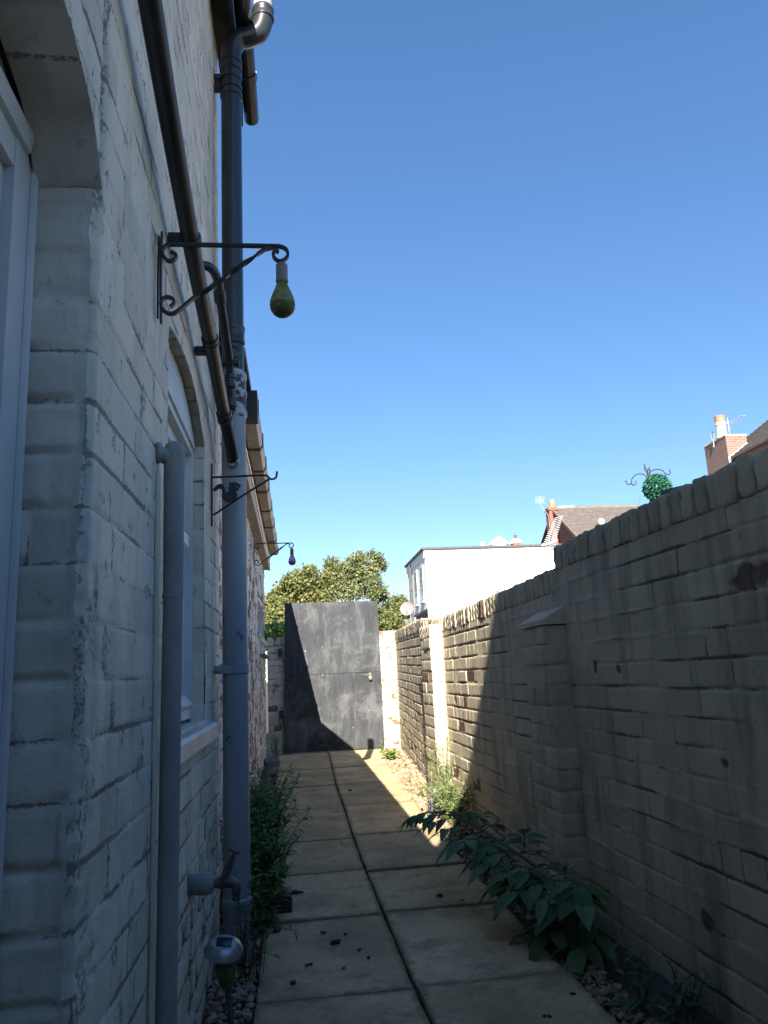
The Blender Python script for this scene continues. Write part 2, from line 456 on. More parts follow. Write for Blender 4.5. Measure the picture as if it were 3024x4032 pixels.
def bulbmat(name, col, a):
    m, nt, b = mat(name)
    n = noise(nt, 60, 5, .7)
    c = mix(nt, ramp(nt, n, [(.4, (0, 0, 0)), (.65, (1, 1, 1))]), col, tuple(q * .45 for q in col))
    nt.links.new(c, b.inputs['Base Color']); b.inputs['Roughness'].default_value = .12
    t = nt.nodes.new('ShaderNodeBsdfTransparent'); nt.links.new(mix(nt, .35, c, (1, 1, 1)), t.inputs['Color'])
    tl = nt.nodes.new('ShaderNodeBsdfTranslucent'); nt.links.new(c, tl.inputs['Color'])
    x0 = nt.nodes.new('ShaderNodeMixShader'); x0.inputs[0].default_value = .45
    nt.links.new(b.outputs[0], x0.inputs[1]); nt.links.new(tl.outputs[0], x0.inputs[2])
    x = nt.nodes.new('ShaderNodeMixShader'); x.inputs[0].default_value = a
    nt.links.new(x0.outputs[0], x.inputs[1]); nt.links.new(t.outputs[0], x.inputs[2])
    nt.links.new(x.outputs[0], nt.nodes['Material Output'].inputs['Surface'])
    return m
M['bulbgreen'] = bulbmat('murky_green_glass', (.40, .43, .15), .34)
M['bulbgreen2'] = bulbmat('murky_green_liquid', (.18, .22, .08), .15)
M['bulbpink'] = bulbmat('pink_glass', (.55, .25, .55), .45)
M['bulbpink2'] = bulbmat('pink_liquid', (.30, .10, .28), .15)
m, nt, b = mat('window_glass_over_net_curtain')
n = noise(nt, 3, 2, .5, stretch=(1, 8, .2))
nt.links.new(mix(nt, n, (.30, .30, .28), (.16, .17, .17)), b.inputs['Base Color'])
b.inputs['Roughness'].default_value = .04; b.inputs['Coat Weight'].default_value = .3
M['glass'] = m
m, nt, b = mat('dark_window_glass')
b.inputs['Base Color'].default_value = (.03, .04, .05, 1); b.inputs['Roughness'].default_value = .05
M['glassdark'] = m

m, nt, b = mat('pale_window_glass'); b.inputs['Base Color'].default_value = (.30, .36, .42, 1); b.inputs['Roughness'].default_value = .05  # reflected sky is put into the pale blue base colour
M['glasspale'] = m
# far brick with courses (for the chimney and the gable beyond the wall)
def farbrick(name, c1, c2, mortar):
    m, nt, b = mat(name)
    tc = nt.nodes.new('ShaderNodeTexCoord'); sep = nt.nodes.new('ShaderNodeSeparateXYZ'); nt.links.new(tc.outputs['Object'], sep.inputs[0])
    cb = nt.nodes.new('ShaderNodeCombineXYZ')
    nt.links.new(math_(nt, 'ADD', sep.outputs[0], sep.outputs[1]), cb.inputs[0]); nt.links.new(sep.outputs[2], cb.inputs[1])
    bt = nt.nodes.new('ShaderNodeTexBrick'); nt.links.new(cb.outputs[0], bt.inputs['Vector'])
    bt.inputs['Scale'].default_value = 1; bt.inputs['Brick Width'].default_value = .23; bt.inputs['Row Height'].default_value = .08
    bt.inputs['Mortar Size'].default_value = .008
    bt.inputs['Color1'].default_value = (*c1, 1); bt.inputs['Color2'].default_value = (*c2, 1); bt.inputs['Mortar'].default_value = (*mortar, 1)
    nt.links.new(bt.outputs['Color'], b.inputs['Base Color']); b.inputs['Roughness'].default_value = .85
    return m
M['chim'] = farbrick('chimney_brick', (.20, .105, .085), (.13, .08, .07), (.23, .19, .17))
M['gable'] = farbrick('gable_brick', (.20, .09, .07), (.15, .07, .06), (.18, .12, .10))

# ------------------------------------------------------------------ camera
f_, W_, H_ = 1655., 1659., 2212.
roll, pitch, yaw = math.radians(2.78), math.radians(11.92), math.radians(6.95)
def cam2w(v):
    cr_, sr = math.cos(roll), math.sin(roll); cp, sp = math.cos(pitch), math.sin(pitch); cy, sy = math.cos(yaw), math.sin(yaw)
    x = v[0] * cr_ + v[1] * sr; y = -v[0] * sr + v[1] * cr_; z = v[2]
    fw = -z * cp - y * sp; up = -z * sp + y * cp
    return Vector((x * cy + fw * sy, -x * sy + fw * cy, up))
cd = bpy.data.cameras.new('camera'); cam = bpy.data.objects.new('camera', cd); link(cam)
cols = [cam2w(e) for e in ((1, 0, 0), (0, 1, 0), (0, 0, 1))]
cam.matrix_world = Matrix(((cols[0].x, cols[1].x, cols[2].x, 0), (cols[0].y, cols[1].y, cols[2].y, 0), (cols[0].z, cols[1].z, cols[2].z, H), (0, 0, 0, 1)))
cd.sensor_fit = 'VERTICAL'; cd.sensor_height = 36; cd.sensor_width = 27; cd.lens = f_ / H_ * 36
cd.clip_start = .02; cd.clip_end = 2000
SC.camera = cam

# ------------------------------------------------------------------ light
SUN = Vector((.225, 1.62, -1.0)).normalized()      # direction the light travels
sl = bpy.data.lights.new('sun', 'SUN'); sl.energy = 5.0; sl.angle = math.radians(.2); sl.color = (1, .91, .78)
so = bpy.data.objects.new('sun', sl); link(so)
so.rotation_euler = SUN.to_track_quat('-Z', 'Y').to_euler()
w = bpy.data.worlds.new('World'); SC.world = w; w.use_nodes = True
nt = w.node_tree; sk = nt.nodes.new('ShaderNodeTexSky'); sk.sky_type = 'NISHITA'; sk.sun_disc = False
sk.sun_elevation = math.asin(-SUN.z); sk.sun_rotation = math.atan2(-SUN.x, -SUN.y) % (2 * math.pi)
sk.altitude = 50; sk.air_density = 1.0; sk.dust_density = .1; sk.ozone_density = 3.6
gm = nt.nodes.new('ShaderNodeGamma'); gm.inputs['Gamma'].default_value = .78
hs = nt.nodes.new('ShaderNodeHueSaturation'); hs.inputs['Saturation'].default_value = 1.28; hs.inputs['Hue'].default_value = .506
nt.links.new(sk.outputs[0], gm.inputs['Color']); nt.links.new(gm.outputs[0], hs.inputs['Color']); nt.links.new(hs.outputs[0], nt.nodes['Background'].inputs[0]); nt.nodes['Background'].inputs[1].default_value = .077
SC.view_settings.view_transform = 'Standard'; SC.view_settings.look = 'None'; SC.view_settings.exposure = 1.95; SC.view_settings.gamma = 1

# ------------------------------------------------------------------ ground, path, gravel
mb = MB(); mb.add([(-150, -60, -.05), (200, -60, -.05), (200, 300, -.05), (-150, 300, -.05)], [(0, 1, 2, 3)])
tag(mb.build('ground', M['soilground'], smooth=False), 'dark soil under the alley and yards', kind='structure')

def slab(mb, p, top, tone):
    """p: four corners (x, y) ccw, from near-left"""
    th = .045; be = .006
    c = Vector((sum(q[0] for q in p) / 4, sum(q[1] for q in p) / 4))
    def ins(q, e): v = Vector(q) - c; return c + v * (1 - e / v.length)
    n = 14
    P = np.zeros((n + 1, n + 1, 3)); q = [ins(a, be) for a in p]
    dz = [rnd.uniform(-.003, .003) for _ in range(4)]
    for i in range(n + 1):
        for j in range(n + 1):
            s, t = i / n, j / n
            a = (q[0] * (1 - s) + q[1] * s) * (1 - t) + (q[3] * (1 - s) + q[2] * s) * t
            z = (dz[0] * (1 - s) + dz[1] * s) * (1 - t) + (dz[3] * (1 - s) + dz[2] * s) * t
            jx = jy = 0
            if i in (0, n) or j in (0, n): jx, jy = rnd.uniform(-.002, .002), rnd.uniform(-.002, .002)
            P[i, j] = (a.x + jx, a.y + jy, top + z + rnd.uniform(-.0006, .0006))
    vs = [tuple(P[i, j]) for i in range(n + 1) for j in range(n + 1)]
    fs = [(i * (n + 1) + j, (i + 1) * (n + 1) + j, (i + 1) * (n + 1) + j + 1, i * (n + 1) + j + 1) for i in range(n) for j in range(n)]
    ring = [i * (n + 1) for i in range(n + 1)] + [n * (n + 1) + j for j in range(1, n + 1)] + [i * (n + 1) + n for i in range(n - 1, -1, -1)] + [j for j in range(n - 1, 0, -1)]
    base = len(vs); m_ = len(ring)
    for k in ring:
        v = Vector(vs[k]); o = Vector((v.x, v.y)) - c; o = c + o * (1 + be / o.length)
        vs.append((o.x, o.y, v.z - .006))
    for k in range(m_): x, y, z = vs[base + k]; vs.append((x, y, top - th))
    for k in range(m_):
        l = (k + 1) % m_
        fs.append((ring[l], ring[k], base + k, base + l)[::-1] if False else (ring[k], base + k, base + l, ring[l]))
        fs.append((base + k, base + m_ + k, base + m_ + l, base + l))
    n0 = len(mb.v); mb.add(vs, fs, (0, tone, 0))
    for k in range(len(vs)):     # how close to the slab edge: dirt and moss gather there
        if k < (n + 1) ** 2:
            i, j = divmod(k, n + 1); e_ = min(i, n - i, j, n - j)
            mb.d[n0 + k] = ((.8, .22, 0, 0)[min(3, e_)], tone, 0)
        else: mb.d[n0 + k] = (1, tone, 0)
def itp(y, xs): return float(np.interp(y, [a for a, _ in xs], [b for _, b in xs]))
JX = [(1, .40), (2.46, .370), (2.72, .361), (3.54, .348), (4.3, .336), (5.14, .334), (6.35, .346), (7.63, .348), (8.95, .374), (10.9, .405)]
LX = [(1, -.15), (2.73, -.152), (3.53, -.155), (4.3, -.14), (6.3, -.14), (7.77, -.223), (10.9, -.267)]
RX = [(1, .89), (2.34, .884), (3.2, .875), (4.5, .865), (5.5, .871), (6.3, .908), (7.3, .965), (8.8, .99), (10.9, 1.141)]
mb = MB()
YL = [-.6, .3, 1.1, 1.92, 2.725, 3.54, 4.305, 5.14, 6.35, 7.63, 8.95, 10.87]
YR = [-.6, .3, 1.15, 1.95, 2.742, 3.565, 4.29, 5.23, 6.39, 7.62, 9.0, 10.89]
for k in range(len(YL) - 1):
    a, c = YL[k] + .006, YL[k + 1] - .006
    ja = .006
    slab(mb, [(itp(a, LX), a - .006), (itp(a, JX) - ja, a), (itp(c, JX) - ja, c), (itp(c, LX), c - .006)], rnd.uniform(-.004, .003), rnd.random())
    a, c = YR[k] + .005, YR[k + 1] - .005
    slab(mb, [(itp(a, JX) + ja, a), (itp(a, RX), a + .004), (itp(c, RX), c + .004), (itp(c, JX) + ja, c)], rnd.uniform(-.004, .003), rnd.random())
tag(mb.build('path', M['slab'], angle=30), 'two rows of concrete paving slabs leading to the gate', kind='structure')

def stones(name, zones, label):
    mb = MB()
    t = (1 + 5 ** .5) / 2
    ico = [Vector(v).normalized() for v in ((-1, t, 0), (1, t, 0), (-1, -t, 0), (1, -t, 0), (0, -1, t), (0, 1, t), (0, -1, -t), (0, 1, -t), (t, 0, -1), (t, 0, 1), (-t, 0, -1), (-t, 0, 1))]
    fi = [(0, 11, 5), (0, 5, 1), (0, 1, 7), (0, 7, 10), (0, 10, 11), (1, 5, 9), (5, 11, 4), (11, 10, 2), (10, 7, 6), (7, 1, 8), (3, 9, 4), (3, 4, 2), (3, 2, 6), (3, 6, 8), (3, 8, 9), (4, 9, 5), (2, 4, 11), (6, 2, 10), (8, 6, 7), (9, 8, 1)]
    for xf0, xf1, y0, y1, n, r0, r1, zz in zones:
        for _ in range(n):
            y = rnd.uniform(y0, y1); x0, x1 = xf0(y), xf1(y); x = rnd.uniform(x0, x1)
            r = rnd.uniform(r0, r1); sc = Vector((rnd.uniform(.7, 1.4), rnd.uniform(.7, 1.3), rnd.uniform(.45, .8))) * r
            q = Matrix.Rotation(rnd.uniform(0, 6.3), 3, 'Z') @ Matrix.Rotation(rnd.uniform(-.7, .7), 3, 'X') @ Matrix.Rotation(rnd.uniform(-.7, .7), 3, 'Y')
            o = Vector((x, y, zz + rnd.uniform(-.012, .014)))
            vs = []
            for v in ico:
                u = v * rnd.uniform(.75, 1.15); vs.append(o + q @ Vector((u.x * sc.x, u.y * sc.y, u.z * sc.z)))
            mb.add(vs, fi, (0, rnd.random(), 0))
    return tag(mb.build(name, M['gravel'], smooth=False), label, kind='stuff')

# ------------------------------------------------------------------ right yard wall
WX = [(-3, 1.36), (1.5, 1.246), (3.4, 1.194), (6.2, 1.176), (7.0, 1.174), (7.25, 1.18), (11.06, 1.418)]
def wx(y): return np.interp(y, [a for a, _ in WX], [b for _, b in WX])
WT = [(-3, 1.43), (3.41, 1.425), (3.4101, 1.33), (6.2, 1.312), (7.3, 1.385), (11.06, 1.47)]
def wtop(y): return np.interp(y, [a for a, _ in WT], [b for _, b in WT])
YW = thing('brick_wall', 'long cream painted brick wall with brick on edge coping along the right of the alley', 'wall', loc=(1.3, 4, 0))
us = np.concatenate([np.arange(-3, 1.5, .05), np.arange(1.5, 3.404, .0065), [3.409, 3.411], np.arange(3.416, 4.3, .009), np.arange(4.3, 7.2, .0062), np.arange(7.2, 11.07, .013)])
S = np.linspace(0, 1, 245)
U, SS = np.meshgrid(us, S); Zt = wtop(U); V = -.06 + SS * (Zt + .06)
sc = np.where(U < 3.41, 1., np.where(U < 6.2, 1.0, 1.0 + (Zt - 1.312) / 1.312))
dp, D = brick_field(U, V / sc, 11, fine=.45, wob=.0018, jd=.008, jw=.0014, off=.0016, bare=.0, flush=.6, rw=.004)
lit = sst(4.2, 5.2, U)                       # the far half is older: deeper joints, more frost damage
dp2, D2 = brick_field(U, V / sc, 11, fine=.4, wob=.0018, jd=.011, jw=.0045, off=.0030, bare=.06, flush=.35, rw=.0032)
for (by_, bz_, ry_, rz_) in ((1.93, 1.212, .13, .042), (1.76, 1.218, .08, .036), (2.42, .212, .055, .045), (3.06, .985, .022, .03), (2.84, .975, .022, .018), (2.2, .70, .02, .012)):
    q_ = 1 - np.sqrt(((U - by_) / ry_) ** 2 + ((V - bz_) / rz_) ** 2) + 1.3 * fbm(U * 24, V * 24, 55, 4)
    q_ = sst(.0, .22, q_); D[..., 2] = np.maximum(D[..., 2], q_ * .9); dp -= q_ * .005
dp = dp * (1 - lit) + dp2 * lit; D = D * (1 - lit[..., None]) + D2 * lit[..., None]
# thick mortar smeared over some bed joints of the near wall
sm = sst(.05, .2, fbm(U * 1.3, V * 3.5, 77, 3)) * (1 - lit)
dp += sm * np.clip(D[..., 0] * 1.4 - .2, 0, 1) * .004; D[..., 0] *= 1 - .35 * sm
P = np.stack([wx(U) - dp, U, V], -1)
o_ = -Vector((1.3, 4, 0))
P = P + np.array(o_)
grid('brickwork', P, D, M['yard'], YW)
mb = MB()
ys = [-3, 1.5, 3.405, 3.415, 6.2, 7.0, 7.25, 11.06]
for a, c in zip(ys[:-1], ys[1:]):
    za, zc = float(wtop(a + 1e-4)) - .004, float(wtop(c - 1e-4)) - .004
    xa, xc = float(wx(a)), float(wx(c))
    mb.hexa([(xa + .025 - 1.3, a - 4, -.05), (xa + .23 - 1.3, a - 4, -.05), (xc + .23 - 1.3, c - 4, -.05), (xc + .025 - 1.3, c - 4, -.05),
             (xa + .025 - 1.3, a - 4, za), (xa + .23 - 1.3, a - 4, za), (xc + .23 - 1.3, c - 4, zc), (xc + .025 - 1.3, c - 4, zc)])
mb.build('core', M['yard'], YW, smooth=False)
mb = MB(); y = -2.0
while y < 11.0:
    wdt = .073 + rnd.uniform(-.006, .008)
    yc = y + wdt / 2
    if y < 3.41 < y + wdt: wdt = 3.405 - y; yc = y + wdt / 2
    if wdt > .03:
        z = float(wtop(yc)) + .056
        old = yc > 4.3
        g = .006 if not old else .011
        mb.rbox((float(wx(yc)) + .112 - 1.3 + rnd.uniform(-.004, .004), yc - 4, z + rnd.uniform(-.004, .004)), (.232, wdt - g, .112 + rnd.uniform(-.004, .006)),
                .009 if not old else .006, .0028, .03, (0, rnd.random(), 1. if (old and rnd.random() < .03) else 0.), rnd.uniform(-.03, .03), rnd.uniform(-.02, .02))
    y += max(wdt, .02) + .001
mb.build('coping', M['yard'], YW)
# mortar bed under / between the coping bricks
mb = MB()
for a, c in zip(ys[:-1], ys[1:]):
    za, zc = float(wtop(a + 1e-4)), float(wtop(c - 1e-4)); xa, xc = float(wx(a)), float(wx(c))
    mb.hexa([(xa + .012 - 1.3, a - 4, za - .003), (xa + .215 - 1.3, a - 4, za - .003), (xc + .215 - 1.3, c - 4, zc - .003), (xc + .012 - 1.3, c - 4, zc - .003),
             (xa + .012 - 1.3, a - 4, za + .094), (xa + .215 - 1.3, a - 4, za + .094), (xc + .215 - 1.3, c - 4, zc + .094), (xc + .012 - 1.3, c - 4, zc + .094)], (1, .5, 0))
mb.build('mortar_bed', M['yard'], YW, smooth=False)
def pilaster(y0, y1, x0, zt, cap):
    mb = MB(); xb = float(wx((y0 + y1) / 2)) + .01; k = 0; z = .03 - .0885
    while z < zt - .05:
        h = .0885; sp = y0 + (y1 - y0) * (.36 if k % 2 else .62)
        for a, c in ((y0, sp), (sp, y1)):
            mb.rbox(((x0 + xb) / 2 - 1.3 + rnd.uniform(-.005, .005), (a + c) / 2 - 4 + rnd.uniform(-.003, .003), z + h / 2), (xb - x0, c - a - .006, h - .0055 - rnd.uniform(0, .003)), .003, .0009, .022,
                    (0, rnd.random(), .8 if (y0 > 5 and rnd.random() < .06) else 0.))
        z += h; k += 1
    mb.box((x0 + .0045 - 1.3, y0 + .005 - 4, -.04), (xb + .002 - 1.3, y1 - .005 - 4, z - .004), (.3, .5, 0))
    o = mb.build('pilaster', M['yard'], YW)
    mb = MB()
    if cap == 'slope':
        mb.hexa([(x0 - .012 - 1.3, y0 - .008 - 4, z), (xb - 1.3, y0 - .008 - 4, z), (xb - 1.3, y1 + .01 - 4, z), (x0 - .012 - 1.3, y1 + .01 - 4, z),
                 (x0 - .012 - 1.3, y0 - .008 - 4, z + .022), (xb - 1.3, y0 - .008 - 4, z + .085), (xb - 1.3, y1 + .01 - 4, z + .085), (x0 - .012 - 1.3, y1 + .01 - 4, z + .022)], (0, .9, 0))
        mb.build('pilaster_cap', M['yard'], o, smooth=False)
    else:
        y = y0
        while y < y1 - .03:
            mb.rbox(((x0 + xb) / 2 - 1.3, y + .037 - 4, z + .052), (xb - x0 + .004, .07, .106), .009, .0025, .03, (0, rnd.random(), 0)); y += .076
        mb.build('pilaster_cap', M['yard'], o)
pilaster(3.325, 3.69, 1.098, 1.17, 'slope')
pilaster(6.16, 6.66, 1.072, 1.30, 'soldier')

# ------------------------------------------------------------------ end wall piers and gate
def pier(name, label, x0, x1, zt, seed, y0=11.0):
    o = thing(name, label, 'wall', loc=((x0 + x1) / 2, y0, 0)); ox = (x0 + x1) / 2
    us = np.arange(x0, x1 + .001, .007); vs = np.arange(-.04, zt - .112, .007)
    U, V = np.meshgrid(us, vs)
    dp, D = brick_field(U, V, seed, jd=.016, jw=.004, off=.007, bare=.07, flush=.35, wob=.006)
    grid('brickwork', np.stack([U - ox, -dp, V], -1), D, M['pier'], o)
    mb = MB(); mb.box((x0 - ox, .025, -.04), (x1 - ox, .23, zt - .114)); mb.build('core', M['pier'], o, smooth=False)
    mb = MB(); x = x0
    while x < x1 - .02:
        wd = min(.098, x1 - x)
        mb.rbox((x + wd / 2 - ox, .11, zt - .056), (wd - .008, .235, .112), .01, .003, .03, (0, rnd.random(), 0)); x += .1
    mb.box((x0 - ox + .004, .012, zt - .116), (x1 - ox - .004, .2, zt - .02), (1, .5, 0))
    mb.build('coping', M['pier'], o)
    return o, ox
pl, ox = pier('brick_wall', 'short flaking white brick pier left of the black gate with a smiley face drawn on its coping', -.40, -.08, 1.575, 21)
mb = MB()   # the little face drawn on the first coping brick
cx, cz = -.352 - ox, 1.525
for ex in (-.016, .016):
    mb.lathe([(.0055, 0), (.0055, .003)], (cx + ex, -.010, cz + .012), 10, (0, -1, 0))
mb.tube([(cx + .024 * math.cos(a), -.0105, cz + .003 + .024 * math.sin(a)) for a in np.linspace(math.radians(200), math.radians(340), 10)], .003, 6)
mb.build('drawn_face', M['blackdull'], pl)
pr, ox2 = pier('brick_wall', 'short sunlit white brick pier between the black gate and the right wall', 1.10, 1.425, 1.60, 23)

G = thing('gate', 'tall chalky black boarded gate closing the end of the alley', 'gate', loc=(.5, 10.9, 0))
TL, TR, BL, BR = (-.140, 2.039), (1.170, 2.023), (-.195, .012), (1.178, .012)
def gp(s, t):
    a = Vector(BL) * (1 - s) + Vector(BR) * s; c = Vector(TL) * (1 - s) + Vector(TR) * s
    p = a * (1 - t) + c * t; return p.x - .5, p.y
def panel(t0, t1, y, name='board_panel'):
    mb = MB(); n = 24; e = .004
    for k in range(n):   # subdivided across so that the sheet bows a little
        s0, s1 = k / n, (k + 1) / n
        q = []
        for yy in (0, 1):
            for s, t in ((s0, t0), (s1, t0), (s1, t1), (s0, t1)):
                x, z = gp(s, t); bow = .006 * math.sin(math.pi * s) * math.sin(7 * t)
                q.append((x, y + bow + yy * .018, z))
        mb.add([q[0], q[1], q[5], q[4], q[3], q[2], q[6], q[7]], [(0, 1, 5, 4), (1, 2, 6, 5), (3, 7, 6, 2), (4, 5, 6, 7), (0, 3, 2, 1)] + ([(0, 4, 7, 3)] if k == 0 else []))
    mb.build(name, M['gate'], G, smooth=False)
panel(0, .507, 0.); panel(.5095, 1, -.003)
for t in (.06, .5, .95):
    mb = MB(); p = [gp(.02, t - .03), gp(.98, t - .03), gp(.98, t + .03), gp(.02, t + .03)]
    mb.prism(p, lambda x, z, t_: (x, t_, z), .019, .06)
    mb.build('frame_rail', M['timber'], G, smooth=False)
for zc in (1.36, .52):
    mb = MB(); x = -.215 - .5
    mb.box((x - .035, -.004, zc - .055), (x + .02, .03, zc + .055)); mb.tube([(x + .022, .0, zc - .06), (x + .022, .0, zc + .06)], .008, 8)
    mb.build('hinge', M['blackdull'], G, smooth=False)
mb = MB()
mb.box((.455, -.010, .985), (.545, -.004, 1.015)); mb.box((.50, -.014, .955), (.535, -.010, 1.03))
mb.tube([(.44, -.012, 1.0), (.41, -.012, 1.0)], .006, 8)
hp = mb.build('hasp', M['tapmetal'], G, smooth=False)
pk = thing('padlock', 'small brass padlock hanging from the hasp of the gate', 'padlock', loc=(1.025, 10.875, .955))
mb = MB(); mb.rbox((0, 0, -.005), (.045, .022, .05), .006, .0003, .02); mb.build('body', M['brass'], pk)
mb = MB(); mb.tube(cr([(-.014, 0, .018), (-.014, 0, .04), (0, 0, .056), (.014, 0, .04), (.014, 0, .018)]), .004, 8); mb.build('shackle', M['steel'], pk)
mb = MB(); mb.box((-.023, -.0125, -.031), (.023, .0125, -.022)); mb.build('bumper', M['blackdull'], pk, smooth=False)

# ------------------------------------------------------------------ the white house wing on the left
HX = -.32
HO = thing('house', 'white painted brick house wing with arched doorway and window on the left of the alley', 'house', loc=(HX, 2, 0))
def hl(p): return (p[0] - HX, p[1] - 2, p[2])
D0, D1 = .30, 1.238
def darch(y): return 2.02 - .5 * (y - .78) ** 2 - .06 * sst(1.13, 1.238, y) ** 2
W0, W1, WZ0 = 1.99, 2.80, .872
def warch(y): return 1.992 - np.where(np.asarray(y) < 2.33, .34, .60) * (y - 2.33) ** 2
us = np.concatenate([np.arange(-4.2, .25, .06), np.arange(.25, 1.226, .008), np.arange(D1, 1.984, .0058), np.arange(W0, 2.795, .0055), np.arange(W1, 3.321, .0055)])
vs = np.concatenate([np.arange(-.06, 2.5, .0058), np.arange(2.5, 4.10, .009)])
U, V = np.meshgrid(us, vs)
# snap rows to the two arches
A1 = darch(U); A2 = warch(U)
for A, m_ in ((A1, (U > D0 - .01) & (U < D1 + .004)), (A2, (U >= W0 - .001) & (U <= W1 + .001))):
    V = np.where(m_ & (np.abs(V - A) < .0032), A, V)
dp, D = brick_field(U, V, 31, jd=.0055, jw=.0008, off=.0018, bare=.0, flush=.55, rw=.003, v0=.033, ch=.0893)
edge = np.exp(-np.abs(U - D1) / .03) * .010 * fbm(U * 3, V * 30, 91, 3)        # chipped arris
dp = dp - np.abs(edge) * 1.6 - .012 * np.exp(-((U - D1) / .008) ** 2)
D[..., 0] = np.maximum(D[..., 0], .62 * sst(.10, .20, fbm(U * 26, V * 17, 93, 4) + .16 * np.exp(-np.abs(U - D1) / .025) - .02))
for (by_, bz_, ry_, rz_) in ((1.285, 1.075, .05, .055), (1.37, 1.07, .035, .06), (1.30, .66, .05, .03), (1.55, 1.31, .03, .012), (1.33, .60, .09, .02), (1.27, .80, .03, .10)):
    q_ = sst(.05, .35, 1 - np.sqrt(((U - by_) / ry_) ** 2 + ((V - bz_) / rz_) ** 2) + 2.2 * fbm(U * 40, V * 26, 57, 4)); D[..., 0] = np.maximum(D[..., 0], .60 * q_); dp -= .002 * q_
# salt and damp damage near the ground
low = sst(.75, .1, V) * sst(1.9, 2.3, U); q_ = fbm(U * 18, V * 9, 95, 5)
pit = sst(.04, .14, q_) * low; dp -= pit * .012; D[..., 2] = np.maximum(D[..., 2], pit * .5); D[..., 0] = np.maximum(D[..., 0], pit * .9)
dp += .004 * fbm(U * 3, V * 40, 97, 3) * sst(2.2, 3.5, V)
ce = int(np.argmin(np.abs(us - D1))); edge_v, edge_dp = V[:, ce].copy(), dp[:, ce].copy()
P = np.stack([np.zeros_like(U) + dp, U - 2 + np.where(np.abs(U - D1) < .001, .012 * fbm(V * 9, V * 3, 99, 3) * 2, 0), V], -1)
uc = (U[:-1, :-1] + U[:-1, 1:]) / 2; vc = (V[:-1, :-1] + V[1:, :-1]) / 2
keep = ~((uc > D0) & (uc < D1 - .002) & (vc < darch(uc))) & ~((uc > W0 - .005) & (uc < W1 - .001) & (vc > WZ0) & (vc < warch(uc)))
grid('brickwork', P, D, M['house'], HO, keep)
# doorway reveal and arch underside
vs = np.arange(-.06, darch(D1) + .002, .007); us = np.arange(0, .118, .007)
U, V = np.meshgrid(us, vs)
dp, D = brick_field(U + 3.0, V, 31, jd=.012, jw=.003, off=.004, flush=.6, v0=.033, ch=.0893, bond='stretch')
D[..., 0] *= .8
dp *= sst(0, .02, U)
yy = D1 - 2 - dp + .012 * fbm(V * 9, V * 3, 99, 3) * 2 * (1 - U / .118)
grid('door_reveal', np.stack([np.interp(V, edge_v, edge_dp) * (1 - sst(0, .03, U)) - .010 * sst(0, .03, U) - U, yy, V], -1), D, M['house'], HO, flip=True)
ys = np.linspace(D0, D1, 120); us = np.arange(0, .118, .01)
U, Yg = np.meshgrid(us, ys)
dp, D = brick_field(U + 7, Yg, 35, ch=.075, jd=.006, off=.003, flush=.6)
grid('arch_soffit', np.stack([.003 - U, Yg - 2, darch(Yg) - .003 - np.abs(dp)], -1), D, M['house'], HO)
# window reveal (far jamb), soffit
vs = np.arange(WZ0 - .01, float(warch(W1)) + .004, .007); us = np.arange(0, .05, .006)
U, V = np.meshgrid(us, vs); dp, D = brick_field(U + 11, V, 37, jd=.004, off=.002, v0=.033, ch=.0893)
grid('window_reveal', np.stack([-.002 - U, W1 - 2 - dp, V], -1), D, M['house'], HO, flip=True)
ys = np.linspace(W0, W1, 90); us = np.arange(0, .056, .006); U, Yg = np.meshgrid(us, ys)
dp, D = brick_field(U + 13, Yg, 39, ch=.075, jd=.006, off=.003)
D[..., 2] = .35 + .3 * D[..., 1]
grid('window_soffit', np.stack([-.0 - U, Yg - 2, warch(Yg) - dp], -1), D, M['house'], HO)
# wall core behind, roof, eaves
mb = MB()
mb.box(hl((-4.9, -4.3, -.05)), hl((-.50, 3.30, 4.09)))
mb.box(hl((-.51, 2.815, -.05)), hl((-.335, 3.315, 4.09)))
mb.box(hl((-.51, 1.26, -.05)), hl((-.336, 1.975, 4.09)))
mb.box(hl((-.51, 1.975, 2.0)), hl((-.336, 2.815, 4.09))); mb.box(hl((-.51, 1.975, -.05)), hl((-.336, 2.815, .84)))
mb.box(hl((-.51, -4.3, 2.06)), hl((-.337, 1.26, 4.09)))
mb.prism([(-4.9, 4.09), (-.33, 4.09), (-.33, 4.30), (-2.6, 6.33)], lambda x, z, t: hl((x, t, z)), -4.3, 3.30)
mb.build('wall_core', M['house'], HO, smooth=False)
mb = MB()
for sgn in (1, -1):
    xe = -.24 if sgn == 1 else -4.96
    xr = -2.6
    mb.prism([(xe, 4.34), (xr, 6.362), (xr, 6.46), (xe, 4.44)], lambda x, z, t: hl((x, t, z)), -4.3, 3.75)
mb.build('roof', M['slate'], HO, smooth=False)
mb = MB(); mb.box(hl((-.318, -4.2, 4.045)), hl((-.2365, 3.74, 4.06))); mb.build('soffit', M['blackdull'], HO, smooth=False)
mb = MB(); mb.box(hl((-.236, -4.2, 3.99)), hl((-.222, 3.745, 4.36))); mb.build('fascia', M['blackdull'], HO, smooth=False)
